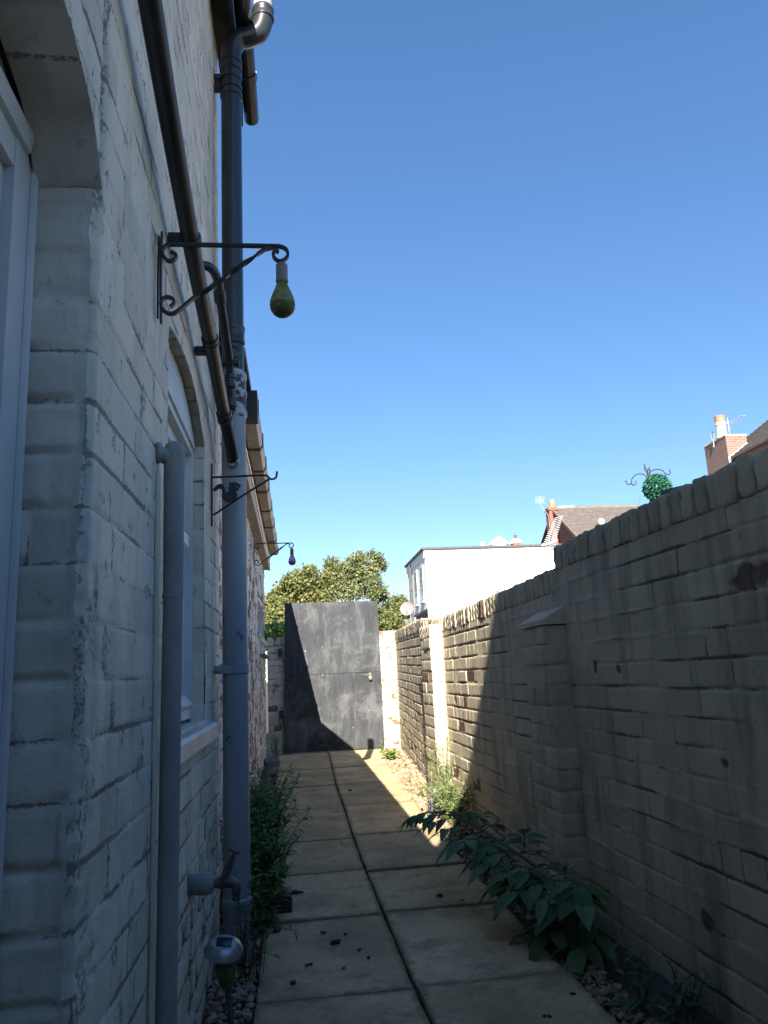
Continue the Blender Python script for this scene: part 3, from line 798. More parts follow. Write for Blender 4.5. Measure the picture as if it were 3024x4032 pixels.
def half_gutter(x, z, r, y0, y1, o, mt, name='gutter', n=10):
    mb = MB(); A = np.linspace(math.pi, 2 * math.pi, n)
    prof = [(r * math.cos(a), r * math.sin(a)) for a in A] + [((r - .004) * math.cos(a), (r - .004) * math.sin(a)) for a in A[::-1]]
    mb.prism(prof, lambda a, c, t: (x + a - o[0], t - o[1], z + c - o[2]), y0, y1)
    mb.prism([(r * math.cos(a), r * math.sin(a)) for a in A], lambda a, c, t: (x + a - o[0], t - o[1], z + c - o[2]), y1, y1 + .006)
    for yy in np.arange(y1 - .35, y0, -.9):
        rr = r + .006
        mb.prism([(rr * math.cos(a), rr * math.sin(a)) for a in A] + [((r + .0005) * math.cos(a), (r + .0005) * math.sin(a)) for a in A[::-1]], lambda a, c, t: (x + a - o[0], t - o[1], z + c - o[2]), yy, yy + .05)
    return mb.build(name, mt, HO if o[0] == HX else None)
half_gutter(-.178, 4.085, .040, -4.2, 3.80, (HX, 2, 0), M['black'])
# door frame and door
mb = MB()
mb.box(hl((-.50, 1.15, -.02)), hl((-.432, 1.232, 1.90))); mb.box(hl((-.50, .31, -.02)), hl((-.432, .38, 1.90)))
mb.box(hl((-.50, .38, 1.83)), hl((-.434, 1.15, 1.91)))
mb.tube([hl((-.430, 1.227, 0)), hl((-.430, 1.227, 1.9))], .009, 8)
mb.build('door_frame', M['pvc'], HO, smooth=False)
mb = MB()
mb.prism([(-.47, 1.952), (-.432, 1.94), (-.418, 1.915), (-.424, 1.885), (-.47, 1.875)], lambda x, z, t: hl((x, t, z)), .32, 1.192)
mb.build('door_hood', M['pvc'], HO, smooth=False)
mb = MB(); mb.box(hl((-.49, .38, -.02)), hl((-.45, 1.15, 1.83))); mb.build('door', M['pvc'], HO, smooth=False)
mb = MB(); mb.prism([(D0, 1.85), (D1 - .006, 1.85)] + [(y, float(darch(y)) - .003) for y in np.linspace(D1 - .006, D0, 14)], lambda y, z, t: hl((t, y, z)), -.50, -.437)
mb.build('door_infill', M['plaster'], HO, smooth=False)
# window
wn = MB()
fo, fi = -.362, -.386
def wbox(mb, x0, x1, y0, y1, z0, z1): mb.box(hl((x0, y0, z0)), hl((x1, y1, z1)))
wbox(wn, -.45, fo, W1 - .030, W1 - .001, .90, 1.845); wbox(wn, -.45, fo, W0 - .004, W0 + .03, .90, 1.845)
wbox(wn, -.45, fo, W0 + .03, W1 - .03, 1.82, 1.845); wbox(wn, -.45, fo, W0 + .03, W1 - .03, .885, .915)
WF = wn.build('window', M['pvc'], HO, smooth=False)
wn = MB()
yi0, yi1 = W0 + .03, W1 - .03
wbox(wn, -.44, fi, yi1 - .045, yi1 - .001, .916, 1.819); wbox(wn, -.44, fi, yi0 + .001, yi0 + .045, .916, 1.819)
wbox(wn, -.44, fi, yi0 + .045, yi1 - .045, 1.77, 1.819); wbox(wn, -.44, fi, yi0 + .045, yi1 - .045, .916, .965)
mb = wn
mb.prism([(-.44, 1.452), (-.378, 1.452), (-.366, 1.468), (-.366, 1.507), (-.378, 1.523), (-.44, 1.523)], lambda x, z, t: hl((x, t, z)), yi0 + .04, yi1 - .04)
mb.prism([(-.40, .917), (-.360, .917), (-.352, .93), (-.375, .962), (-.40, .962)], lambda x, z, t: hl((x, t, z)), yi0 + .04, yi1 - .02)
wn.build('window_frame', M['pvc'], WF, smooth=False)
mb = MB(); wbox(mb, -.425, -.418, yi0 + .04, yi1 - .04, 1.525, 1.775); mb.build('pane', M['glass'], WF, smooth=False)
mb = MB(); wbox(mb, -.425, -.418, yi0 + .04, yi1 - .04, .96, 1.455); mb.build('pane', M['glass'], WF, smooth=False)
mb = MB(); mb.prism([(W0, 1.846), (W1 - .001, 1.846)] + [(y, float(warch(y)) - .002) for y in np.linspace(W1 - .001, W0, 14)], lambda y, z, t: hl((t, y, z)), -.44, -.354)
mb.build('arch_board', M['pvc'], WF, smooth=False)
mb = MB()
mb.prism([(-.40, .872), (-.288, .862), (-.279, .852), (-.279, .812), (-.29, .806), (-.40, .806)], lambda x, z, t: hl((x, t, z)), W0 - .06, W1 + .075)
mb.build('window_sill', M['pvcdirty'], HO, smooth=False)

# ------------------------------------------------------------------ extension further down the alley
EX = -.40
EO = thing('house', 'low flaking white brick extension with a gutter beyond the pipe on the left', 'house', loc=(EX, 7, 0))
def el(p): return (p[0] - EX, p[1] - 7, p[2])
us = np.concatenate([np.arange(3.32, 4.6, .05), np.arange(4.6, 10.43, .0115)]); vs = np.arange(-.06, 2.76, .0095)
U, V = np.meshgrid(us, vs)
dp, D = brick_field(U, V, 51, jd=.014, jw=.004, off=.006, bare=.16, flush=.4, wob=.006)
EW = (8.66, 10.18, 1.475, 1.955)
uc = (U[:-1, :-1] + U[:-1, 1:]) / 2; vc = (V[:-1, :-1] + V[1:, :-1]) / 2
keep = ~((uc > EW[0]) & (uc < EW[1]) & (vc > EW[2]) & (vc < EW[3]))
grid('brickwork', np.stack([dp, U - 7, V], -1), D, M['ext'], EO, keep)
vs = np.arange(-.06, 2.74, .01); us = np.arange(0, .2, .01); U, V = np.meshgrid(us, vs)
mb = MB()
mb.box(el((-3.3, 3.33, -.05)), el((-.50, 10.40, 2.72)))
mb.box(el((-.51, 3.33, -.05)), el((-.418, EW[0] - .01, 2.72))); mb.box(el((-.51, EW[1] + .01, -.05)), el((-.418, 10.41, 2.72)))
mb.box(el((-.51, EW[0] - .01, EW[3] + .01)), el((-.418, EW[1] + .01, 2.72))); mb.box(el((-.51, EW[0] - .01, -.05)), el((-.418, EW[1] + .01, EW[2] - .01)))
mb.prism([(-3.3, 2.70), (-.42, 2.70), (-3.3, 4.4)], lambda x, z, t: el((x, t, z)), 3.35, 10.39)
mb.build('wall_core', M['ext'], EO, smooth=False)
mb = MB(); mb.prism([(-.24, 2.745), (-3.4, 4.64), (-3.4, 4.72), (-.24, 2.80)], lambda x, z, t: el((x, t, z)), 3.36, 10.36); mb.build('roof', M['slate'], EO, smooth=False)
mb = MB(); mb.box(el((-.335, 4.4, 2.42)), el((-.317, 10.30, 2.76))); mb.build('fascia', M['fascia'], EO, smooth=False)
mb = MB(); mb.box(el((-.418, 4.4, 2.43)), el((-.3355, 10.29, 2.445))); mb.build('soffit', M['fascia'], EO, smooth=False)
mb = MB(); mb.tube([el((-.312, y, 2.56 - .10 * ((y - 5) / 5) ** 1 + .02 * math.sin(y * 1.3))) for y in np.linspace(4.7, 10.1, 14)], .005, 6); mb.build('cable', M['pvc'], EO)
mb = MB()   # square section gutter, open at the top
gx0, gx1, gz0, gz1 = -.312, -.205, 2.625, 2.735
mb.prism([(gx0, gz1), (gx0, gz0 + .01), (gx0 + .012, gz0), (gx1 - .018, gz0), (gx1, gz0 + .022), (gx1, gz1), (gx1 - .004, gz1), (gx1 - .004, gz0 + .024), (gx1 - .02, gz0 + .004), (gx0 + .014, gz0 + .004), (gx0 + .004, gz0 + .012), (gx0 + .004, gz1)],
         lambda x, z, t: el((x, t, z)), 4.62, 10.24)
mb.prism([(gx0, gz1), (gx0, gz0), (gx1 - .018, gz0), (gx1, gz0 + .022), (gx1, gz1)], lambda x, z, t: el((x, t, z)), 10.24, 10.246)
gt = mb.build('gutter', M['guttergrey'], EO, smooth=False)
for yb in (4.66, 5.35, 5.95, 6.65, 7.45, 8.3, 9.2, 10.17):
    mb = MB()
    mb.prism([(gx0 - .002, gz0 - .006), (gx1 - .014, gz0 - .006), (gx1 + .007, gz0 + .02), (gx1 + .007, gz1 + .006), (gx1 - .01, gz1 + .006), (gx1 - .01, gz1 + .001), (gx1 + .001, gz1 + .001), (gx1 + .001, gz0 + .021), (gx1 - .0175, gz0 - .001), (gx0 - .002, gz0 - .001)],
             lambda x, z, t: el((x, t, z)), yb, yb + .045)
    mb.build('gutter_bracket', M['blackdull'], gt, smooth=False)
mb = MB(); mb.box(el((-.31, 4.50, 2.56)), el((-.20, 4.615, 2.74))); mb.build('gutter_outlet', M['blackdull'], EO, smooth=False)
wn = MB()
a0, a1, b0, b1 = EW
for y0_, y1_, z0_, z1_ in ((a0, a0 + .07, b0, b1), (a1 - .07, a1, b0, b1), (a0 + .07, a1 - .07, b0, b0 + .05), (a0 + .07, a1 - .07, b1 - .05, b1), ((a0 + a1) / 2 - .03, (a0 + a1) / 2 + .03, b0 + .05, b1 - .05)):
    wn.box(el((-.47, y0_, z0_)), el((-.412, y1_, z1_)))
ew = wn.build('window', M['pvcdirty'], EO, smooth=False)
mb = MB(); mb.box(el((-.455, a0 + .07, b0 + .05)), el((-.445, a1 - .07, b1 - .05))); mb.build('pane', M['glassdark'], ew, smooth=False)
mb = MB(); mb.box(el((-.47, a0 - .06, b0 - .06)), el((-.368, a1 + .05, b0 - .001))); mb.build('window_sill', M['pvcdirty'], EO, smooth=False)
mb = MB(); mb.box(el((-.43, 8.8, 1.262)), el((-.335, 10.25, 1.282))); mb.build('ledge', M['stone'], EO, smooth=False)

# thin downpipe on the extension
dpz = thing('downpipe', 'thin rain pipe on the extension, black above a white funnel, beside the soil pipe', 'pipe', loc=(-.362, 5.62, 0))
mb = MB(); mb.tube([(0, 0, 2.60), (0, 0, 2.10)], .024, 12); mb.build('upper_pipe', M['black'], dpz)
mb = MB(); mb.lathe([(.019, 2.02), (.034, 2.10), (.036, 2.105)], n=14); mb.tube([(0, 0, 2.03), (0, 0, .0)], .018, 12); mb.build('lower_pipe', M['pvc'], dpz)

# terraced house block behind the viewer: an added gable wedge shades the near half of the yard
TH = thing('terraced_house', 'tall brick terraced house behind the white wing', 'house', loc=(-3, -10, 0))
def tl(p): return (p[0] + 3, p[1] + 10, p[2])
mb = MB()
ev = lambda y: 6.58 + 1.08 * (-5.11 - y)
lo = lambda y: 5.55 + .58 * (-4.35 - y)
mb.prism([(-4.35, 0), (-4.35, lo(-4.35) - .12), (-9.2, lo(-9.2) - .12), (-14, 5.6), (-14, 0)], lambda y, z, t: tl((t, y, z)), -6.5, -.33)
mb.box(tl((-.31, -4.5, 0)), tl((3.2, -1.0, 2.5)))  # unseen low block added to cut sky light reaching the doorway reveal
mb.build('wall', M['terrace'], TH, smooth=False)
mb = MB(); ya = [(-4.352, 5.0), (-4.352, ev(-4.35)), (-9.2, ev(-9.2)), (-12.5, ev(-9.2)), (-12.5, 5.0)]; yb = [(-4.352, 5.0), (-4.352, lo(-4.35) - .3), (-9.2, lo(-9.2) - .3), (-12.5, lo(-9.2) - .3), (-12.5, 5.0)]
mb.add([tl((-.305, y, z)) for y, z in ya] + [tl((-.60, y, z)) for y, z in yb], [(0, 1, 2, 3, 4), (9, 8, 7, 6, 5)] + [(i, (i + 1) % 5 + 0, (i + 1) % 5 + 5, i + 5)[::-1] for i in range(5)]); mb.build('shadow_wedge', M['terrace'], TH, smooth=False)  # unseen wedge shaped to cast the slanting shadow edge on the right wall
mb = MB(); mb.prism([(-4.2, lo(-4.2) - .1), (-9.2, lo(-9.2) - .1), (-9.2, lo(-9.2)), (-4.2, lo(-4.2))], lambda y, z, t: tl((t, y, z)), -6.6, -.61)
mb.prism([(-9.2, lo(-9.2) - .1), (-14.2, 5.6), (-14.2, 5.7), (-9.2, lo(-9.2))], lambda y, z, t: tl((t, y, z)), -6.6, -.61)
mb.build('roof', M['slate'], TH, smooth=False)

# ------------------------------------------------------------------ pipes on the white wall
def rel(o): 
    l = o.location.copy(); return lambda x, y, z: (x - l.x, y - l.y, z - l.z)
PY = 3.15; PX = -.240
sp = thing('soil_pipe', 'thick soil pipe up the white house corner, flaking grey below and black above', 'pipe', loc=(PX, PY, 0))
mb = MB(); mb.tube([(0, 0, -.05), (0, 0, 2.30)], .0505, 28); mb.build('lower_pipe', M['soil'], sp, angle=60)
mb = MB(); mb.tube([(0, 0, .17), (.002, 0, .185)], .056, 28); mb.lathe([(.051, .185), (.0575, .19), (.0575, .205), (.051, .212)], n=28); mb.build('collar', M['soil'], sp)
mb = MB(); mb.lathe([(.051, .0), (.062, .005), (.063, .05), (.058, .058), (.051, .06)], n=28); mb.build('base_collar', M['greypipe'], sp)
mb = MB()
mb.lathe([(.051, 2.09), (.057, 2.10), (.057, 2.125), (.054, 2.13), (.054, 2.185), (.0575, 2.19), (.0575, 2.205), (.054, 2.21), (.054, 2.262), (.058, 2.268), (.058, 2.285), (.049, 2.30)], n=28)
mb.build('socket', M['peel'], sp, angle=35)
mb = MB()
mb.tube([(-.0, 0, 2.29), (0, 0, 3.86)], .0465, 26)
el_ = cr([(0, 0, 3.86), (.004, 0, 3.93), (.035, 0, 3.985), (.085, 0, 4.005), (.13, 0, 4.035), (.152, 0, 4.10), (.154, 0, 4.16)], 6)
mb.build('upper_pipe', M['black'], sp, angle=60)
mb = MB(); mb.tube(el_, .0475, 26, cap=False); mb.build('offset_bend', M['black'], sp, angle=60)
mb = MB(); mb.tube([(.154, 0, 4.13), (.154, 0, 4.9)], .045, 26); mb.build('vent_pipe', M['greypipe'], sp, angle=60)
for z0 in (3.80, 3.845, 3.66):
    mb = MB(); mb.lathe([(.047, z0), (.0515, z0 + .004), (.0515, z0 + .02), (.047, z0 + .026)], n=26); mb.build('ring_seal', M['black'], sp, angle=35)
mb = MB(); mb.lathe([(.047, 4.10), (.0525, 4.105), (.0525, 4.12), (.050, 4.125), (.050, 4.14), (.0525, 4.145), (.0525, 4.16), (.047, 4.17)], c=(.154, 0, 0), n=26)
mb.build('ring_seal', M['black'], sp, angle=35)
mb = MB(); mb.lathe([(.047, 2.42), (.052, 2.425), (.052, 2.44), (.0495, 2.445), (.0495, 2.485), (.0525, 2.49), (.0525, 2.505), (.047, 2.512)], n=26)
mb.build('coupling', M['black'], sp, angle=35)
mb = MB(); mb.lathe([(.024, .036), (.027, .040), (.027, .055), (.021, .056), (.020, .050), (0, .050)], c=(0, 0, 2.375), n=22, ax=(.12, -1, 0)); mb.build('access_cap', M['black'], sp, angle=35)
for z0, w_ in ((3.765, .012), (3.715, .01)):
    mb = MB(); mb.box((-.085, -.02, z0 - w_), (-.04, .02, z0 + w_)); mb.lathe([(.047, z0 - .012), (.0505, z0 - .012), (.0505, z0 + .012), (.047, z0 + .012)], n=26); mb.build('pipe_clip', M['black'], sp, angle=35)
mb = MB(); zs = 1.046
mb.lathe([(.051, zs - .016), (.0555, zs - .016), (.0555, zs + .016), (.051, zs + .016)], n=28)
mb.box((-.076, -.056, zs - .016), (.0, -.050, zs + .016)); mb.lathe([(.013, 0), (.013, .012), (.006, .016)], c=(-.062, -.056, zs), n=8, ax=(0, -1, 0))
mb.build('strap', M['soil'], sp, angle=35)
mb = MB(); mb.lathe([(.027, -.004), (.029, .008), (.022, .016)], c=(.004, -.048, 1.885), n=16, ax=(-.3, -1, .12)); mb.build('boss', M['peel'], sp)

wp = thing('waste_pipe', 'long sloping black waste pipe running along the white wall into the soil pipe', 'pipe', loc=(-.262, 2, 2.2))
r_ = rel(wp)
path = [(-.262, .55, 2.60), (-.262, 1.333, 2.348), (-.262, 1.95, 2.195), (-.262, 2.45, 2.125), (-.260, 2.90, 2.035), (-.245, 3.04, 1.945), (-.238, 3.11, 1.885)]
path = cr([r_(*p) for p in path], 8)
mb = MB(); mb.tube(path, .0245, 18); mb.build('pipe', M['oldblack'], wp, angle=60)
def coll(z, r0, r1, w_, mt, o, name):
    mb = MB(); p = path[z]; q = (path[z + 1] - path[z - 1]).normalized()
    mb.lathe([(r0, -w_), (r1, -w_ + .003), (r1, -w_ * .3), (r0 + .001, -w_ * .2), (r0 + .001, w_ * .2), (r1, w_ * .3), (r1, w_ - .003), (r0, w_)], c=p, n=18, ax=q); mb.build(name, mt, o, angle=35)
coll(16, .0247, .030, .012, M['black'], wp, 'pipe_clip'); coll(24, .0247, .029, .02, M['black'], wp, 'collar'); coll(33, .0247, .030, .028, M['oldblack'], wp, 'collar')
for i in (16, 25):
    p = path[i]; mb = MB(); mb.box((-.058, p.y - .014, p.z - .012), (-.015, p.y + .014, p.z + .012)); mb.build('wall_bracket', M['blackdull'], wp, smooth=False)

op = thing('waste_pipe', 'short thin black pipe with a bend leaving the wall behind the sloping pipe', 'pipe', loc=(-.28, 2.8, 2.4))
r_ = rel(op)
mb = MB(); mb.tube(cr([r_(*p) for p in [(-.33, 2.62, 2.50), (-.285, 2.64, 2.505), (-.262, 2.70, 2.49), (-.258, 2.78, 2.44), (-.252, 2.90, 2.37), (-.245, 3.03, 2.285), (-.245, 3.06, 2.20), (-.244, 3.085, 2.12)]], 7), .0175, 16); mb.build('pipe', M['black'], op, angle=60)
mb = MB(); mb.lathe([(.0175, -.03), (.023, -.026), (.023, .02), (.0175, .024)], c=r_(-.259, 2.765, 2.45), n=16, ax=(.03, .7, -.55)); mb.build('elbow_socket', M['black'], op)
mb = MB(); mb.tube([r_(-.29, 3.03, 2.29), r_(-.205, 3.03, 2.29)], .013, 12); mb.build('cross_arm', M['black'], op)
mb = MB(); mb.tube([r_(-.245, 3.05, 2.25), r_(-.2445, 3.085, 2.115)], .0178, 14); mb.lathe([(.0175, -.03), (.0225, -.027), (.0225, -.012), (.019, -.01), (.019, .01), (.0225, .012), (.0225, .027), (.0175, .03)], c=r_(-.245, 3.055, 2.22), n=16); mb.lathe([(.0175, -.02), (.0225, -.017), (.0225, .017), (.0175, .02)], c=r_(-.2445, 3.08, 2.135), n=16)
mb.build('tee', M['black'], op)

gp_ = thing('overflow_pipe', 'grey cement coated vertical pipe with a stub into the wall beside the window', 'pipe', loc=(-.283, 1.83, 0))
mb = MB(); mb.tube([(-.006, 0, -.05), (-.004, 0, .4), (0, 0, 1.0), (.002, 0, 1.2)], .0228, 20, D=(0, .5, 0))
mb.tube([(.002, 0, 1.2), (.002, 0, 1.43), (.002, 0, 1.545), (.002, 0, 1.566), (.002, 0, 1.574)], [.0235, .0245, .0255, .022, .014], 20)
mb.build('pipe', M['greypipe'], gp_, angle=60)
mb = MB(); mb.tube([(-.045, -.02, 1.545), (-.025, -.01, 1.54), (0, 0, 1.532)], [.021, .019, .023], 14); mb.lathe([(.024, 0), (.027, .006), (.024, .014)], c=(-.04, -.016, 1.544), n=14, ax=(1, .3, 0)); mb.build('stub', M['greypipe'], gp_)
mb = MB(); mb.lathe([(.0236, 1.195), (.0246, 1.2), (.0236, 1.206)], c=(.001, 0, 0), n=20); mb.build('joint', M['greypipe'], gp_)
ct = MB(); ct.rbox((0, 0, 0), (.009, .014, 1.6), .003, .0006, .05)
c_ = ct.build('cable_trunking', M['house']); c_.location = (-.313, 1.80, .70)
tag(c_, 'thin white painted strip on the wall just left of the grey vertical pipe', 'trunking')

# ------------------------------------------------------------------ wall brackets and bulbs
def scroll_bracket(name, label, Y, xw, sx, zt, sz, mt):
    """xw wall plane; local profile measured for the near bracket (x from wall, z from arm top)"""
    o = thing(name, label, 'bracket', 'scrolled iron hanging brackets', loc=(xw, Y, zt))
    T = lambda x, z: (x * sx, 0, z * sz)
    wd, th = .0125 * sx, .0068 * sx
    mb = MB(); mb.bar([T(.012, .032), T(.010, 0), T(.010, -.12), T(.012, -.212)], .014 * sx, .005 * sx); mb.bar([T(.004, .022), T(.003, -.1), T(.004, -.20)], .008 * sx, .004 * sx); mb.build('wall_plate', mt, o, angle=30)
    arm = cr([T(x, z) for x, z in [(.036, -.017), (.030, -.012), (.034, -.020), (.047, -.030), (.040, -.043), (.026, -.045), (.015, -.030), (.014, -.014), (.026, -.002), (.05, 0.), (.15, 0.), (.28, 0.), (.305, -.001), (.320, -.010), (.323, -.025), (.314, -.038), (.302, -.042), (.290, -.034), (.286, -.022), (.293, -.014), (.301, -.015)]][2:], 6)
    mb = MB(); mb.bar(arm, wd, th); mb.build('arm', mt, o, angle=30)
    pts = [(.290, -.003), (.270, -.008), (.262, -.012), (.235, -.033), (.20, -.06), (.165, -.088), (.13, -.118), (.09, -.145), (.055, -.178), (.036, -.188), (.019, -.181), (.011, -.165), (.015, -.150), (.027, -.144), (.040, -.149), (.042, -.160), (.034, -.170)]
    dg = cr([T(x, z) for x, z in pts], 8); tw = []
    for p in dg:
        x = p.x / sx; tw.append(math.pi * 2 * min(1, max(0, (x - .10) / .15)) if p.z / sz > -.145 else 0)
    mb = MB(); mb.bar(dg, wd, th, twist=tw); mb.build('brace', mt, o, angle=30)
    return o
b1 = scroll_bracket('hanging_bracket', 'large black scrolled bracket on the white wall holding the green bulb', 1.779, HX, 1., 2.075, 1., M['blackdull'])
b3 = scroll_bracket('hanging_bracket', 'far black scrolled bracket on the extension holding the pink bulb', 7.51, -.392, 1.215, 2.307, 1.14, M['blackdull'])
def bulb(label, x, y, zt, s, m1, m2, cap):
    o = thing('light_bulb', label, 'light bulb', loc=(x, y, zt)); k = s
    mb = MB(); z = 0; prof = [(.006, 0), (.0135, -.002), (.0155, -.005)]
    for i in range(6): prof += [(.0158, -.008 - i * .0062), (.0146, -.0105 - i * .0062)]
    prof += [(.0165, -.047), (.0165, -.052), (.0135, -.055)]
    mb.lathe([(r * k, h * k) for r, h in prof][::-1], n=22); mb.build('cap', cap, o, angle=50)
    body = [(.0135, -.053), (.0150, -.060), (.0185, -.070), (.0240, -.083), (.0290, -.096), (.0320, -.107), (.0330, -.116)]
    low = [(.0330, -.1162), (.0325, -.124), (.0300, -.133), (.0250, -.141), (.0175, -.147), (.009, -.1495), (0, -.150)]
    mb = MB(); mb.lathe([(r * k, h * k) for r, h in body + low][::-1], n=26); mb.build('glass', m1, o, angle=80)
    lw = [(0, -.1172)] + [(r * .97, h - .0005 if i == 0 else h * .998) for i, (r, h) in enumerate(low)]
    mb = MB(); mb.lathe([(r * k, h * k) for r, h in lw][::-1], n=26); mb.build('dirty_water', m2, o, angle=60)
    mb = MB(); mb.tube([(0, 0, -.002 * k), (0, 0, .010 * k), (.003 * k, 0, .014 * k), (0, 0, .018 * k)], .0011 * k, 6); mb.build('wire_loop', M['steel'], o)
    return o
bulb('murky green bulb with a ribbed grey cap hanging from the nearest bracket', -.013, 1.779, 2.026, .96, M['bulbgreen'], M['bulbgreen2'], M['greypipe'])
bulb('clear pink bulb with a dull cap hanging from the far bracket on the extension', -.016, 7.51, 2.252, 1.12, M['bulbpink'], M['bulbpink2'], M['tapmetal'])

# squirrel bracket
SQ = 2.99
sq = thing('hanging_bracket', 'black bracket with a squirrel cut out and an empty hook beside the soil pipe', 'bracket', loc=(HX, SQ, 1.79))
def s2(x, z): return (x - HX, 0, z - 1.79)
mb = MB(); mb.bar([s2(-.314, 1.848), s2(-.314, 1.595)], .014, .006); mb.build('wall_plate', M['blackdull'], sq, smooth=False)
mb = MB(); mb.tube(cr([s2(*p) for p in [(-.313, 1.792), (-.2, 1.795), (-.11, 1.797), (-.095, 1.792), (-.086, 1.782), (-.073, 1.781), (-.062, 1.789), (-.058, 1.812)]], 6), .0042, 8); mb.build('arm', M['blackdull'], sq)
mb = MB(); mb.tube([s2(-.309, 1.639), s2(-.2, 1.712), (s2(-.088, 1.782))], .0042, 8); mb.build('brace', M['blackdull'], sq)
def flat_shape(name, outlines, origin, mt, parent, thick):
    cu = bpy.data.curves.new(name, 'CURVE'); cu.dimensions = '2D'; cu.fill_mode = 'BOTH'; cu.extrude = thick / 2
    for pts in outlines:
        s = cu.splines.new('POLY'); s.points.add(len(pts) - 1); s.use_cyclic_u = True
        for p, q in zip(s.points, pts): p.co = (q[0], q[1], 0, 1)
    t = bpy.data.objects.new(name, cu); link(t)
    bpy.context.view_layer.update()
    me = bpy.data.meshes.new_from_object(t.evaluated_get(bpy.context.evaluated_depsgraph_get()))
    bpy.data.objects.remove(t); me.materials.clear(); me.materials.append(mt)
    me.transform(Matrix.Rotation(math.radians(90), 4, 'X'))
    o = bpy.data.objects.new(name, me); o.location = origin; return link(o, parent)
sqz = [(800, 1612), (815, 1590), (835, 1570), (860, 1558), (885, 1560), (903, 1575), (914, 1600), (918, 1630), (925, 1650), (940, 1635), (952, 1625), (944, 1605), (950, 1588), (955, 1570), (953, 1552), (962, 1545), (975, 1552), (1000, 1545), (1025, 1552), (1045, 1566), (1062, 1574), (1058, 1592), (1045, 1604), (1038, 1622), (1020, 1634), (1012, 1640), (1024, 1655), (1030, 1675), (1022, 1690), (1040, 1700), (1030, 1712), (985, 1725), (955, 1735), (920, 1728), (895, 1708), (883, 1685), (882, 1660), (888, 1640), (886, 1618), (878, 1606), (860, 1605), (835, 1618), (812, 1625)]
def sqp(a): # zoom pixel to wall-bracket plane
    x = -.313 + (a[0] - 795) / (1300 - 795) * (.212); z = 1.793 - (a[1] - 1490) * (1.793 - 1.595) / (1950 - 1490) + (a[0] - 795) * .00001
    return (x - HX, z - 1.79)
out = [(v.x, v.y) for v in cr([(*sqp(p), 0) for p in sqz], 3)]
def hole(cx_, cy_, r): return [sqp((cx_ + r * math.cos(t), cy_ + r * .8 * math.sin(t))) for t in np.linspace(0, 6.0, 9)]
flat_shape('squirrel', [out, hole(1014, 1556, 6), hole(1029, 1592, 8)], (0, 0, 0), M['blackdull'], sq, .004)

# ------------------------------------------------------------------ tap and solar lamp
tp = thing('garden_tap', 'tarnished outdoor tap on a lagged stub low on the white wall', 'tap', loc=(HX, 2.45, .43))
mb = MB(); mb.lathe([(.029, 0), (.030, .02), (.031, .045), (.028, .06), (.018, .070), (.0, .073)], n=18, ax=(1, -.12, -.02)); mb.build('lagging', M['greypipe'], tp)
mb = MB(); mb.tube([(.06, -.008, 0), (.115, -.012, -.002)], .0125, 12); mb.lathe([(.013, 0), (.0165, .002), (.0165, .016), (.013, .018)], c=(.075, -.008, 0), n=6, ax=(1, 0, 0))
mb.tube(cr([(.10, -.012, 0), (.122, -.012, -.002), (.132, -.012, -.016), (.132, -.012, -.05)], 5), [.015] * 6 + [.0145] * 6 + [.012] * 4, 12); mb.build('body', M['tapmetal'], tp)
mb = MB(); mb.tube([(.095, -.012, .006), (.115, -.02, .05), (.125, -.024, .075)], [.012, .010, .007], 10); mb.lathe([(.009, 0), (.0125, .002), (.0125, .012), (.009, .014)], c=(.108, -.017, .035), n=6, ax=(.25, -.1, .6)); mb.build('bonnet', M['tapmetal'], tp)
mb = MB(); mb.tube([(.112, -.02, .092), (.142, -.032, .080)], .005, 8); mb.tube([(.124, -.024, .072), (.128, -.026, .087)], .005, 8); mb.build('handle', M['tapmetal'], tp)

sl_ = thing('solar_lamp', 'small solar garden lamp on a stake in the gravel below the tap', 'lamp', loc=(-.178, 2.30, -.03))
tl_ = Vector((-.035, .03, .30)).normalized()
axp = lambda h: tuple(tl_ * h)
mb = MB(); mb.tube([axp(-.02), axp(.27)], .0085, 12); mb.build('stake', M['tapmetal'], sl_)
mb = MB(); mb.lathe([(.012, .225), (.020, .235), (.026, .262), (.029, .30), (.029, .318)], n=20, ax=tl_); mb.build('lens', M['bulbgreen2'], sl_, angle=35)
cx_ = Vector((.12, -.30, .95)).normalized()
c0 = Vector(axp(.318))
mb = MB(); mb.lathe([(.030, -.004), (.053, -.004), (.0535, 0), (.046, .013), (.036, .021), (.034, .0225), (0, .0225)], c=c0, n=28, ax=cx_); mb.build('cap', M['steel'], sl_, angle=30)
mb = MB(); u_ = cx_.cross(Vector((0, 1, 0))).normalized(); v_ = cx_.cross(u_)
mb.hexa([c0 + cx_ * h + u_ * a * .021 + v_ * c * .018 for h in (.0225, .0245) for a, c in ((-1, -1), (1, -1), (1, 1), (-1, 1))]); mb.build('solar_panel', M['glassdark'], sl_, smooth=False)

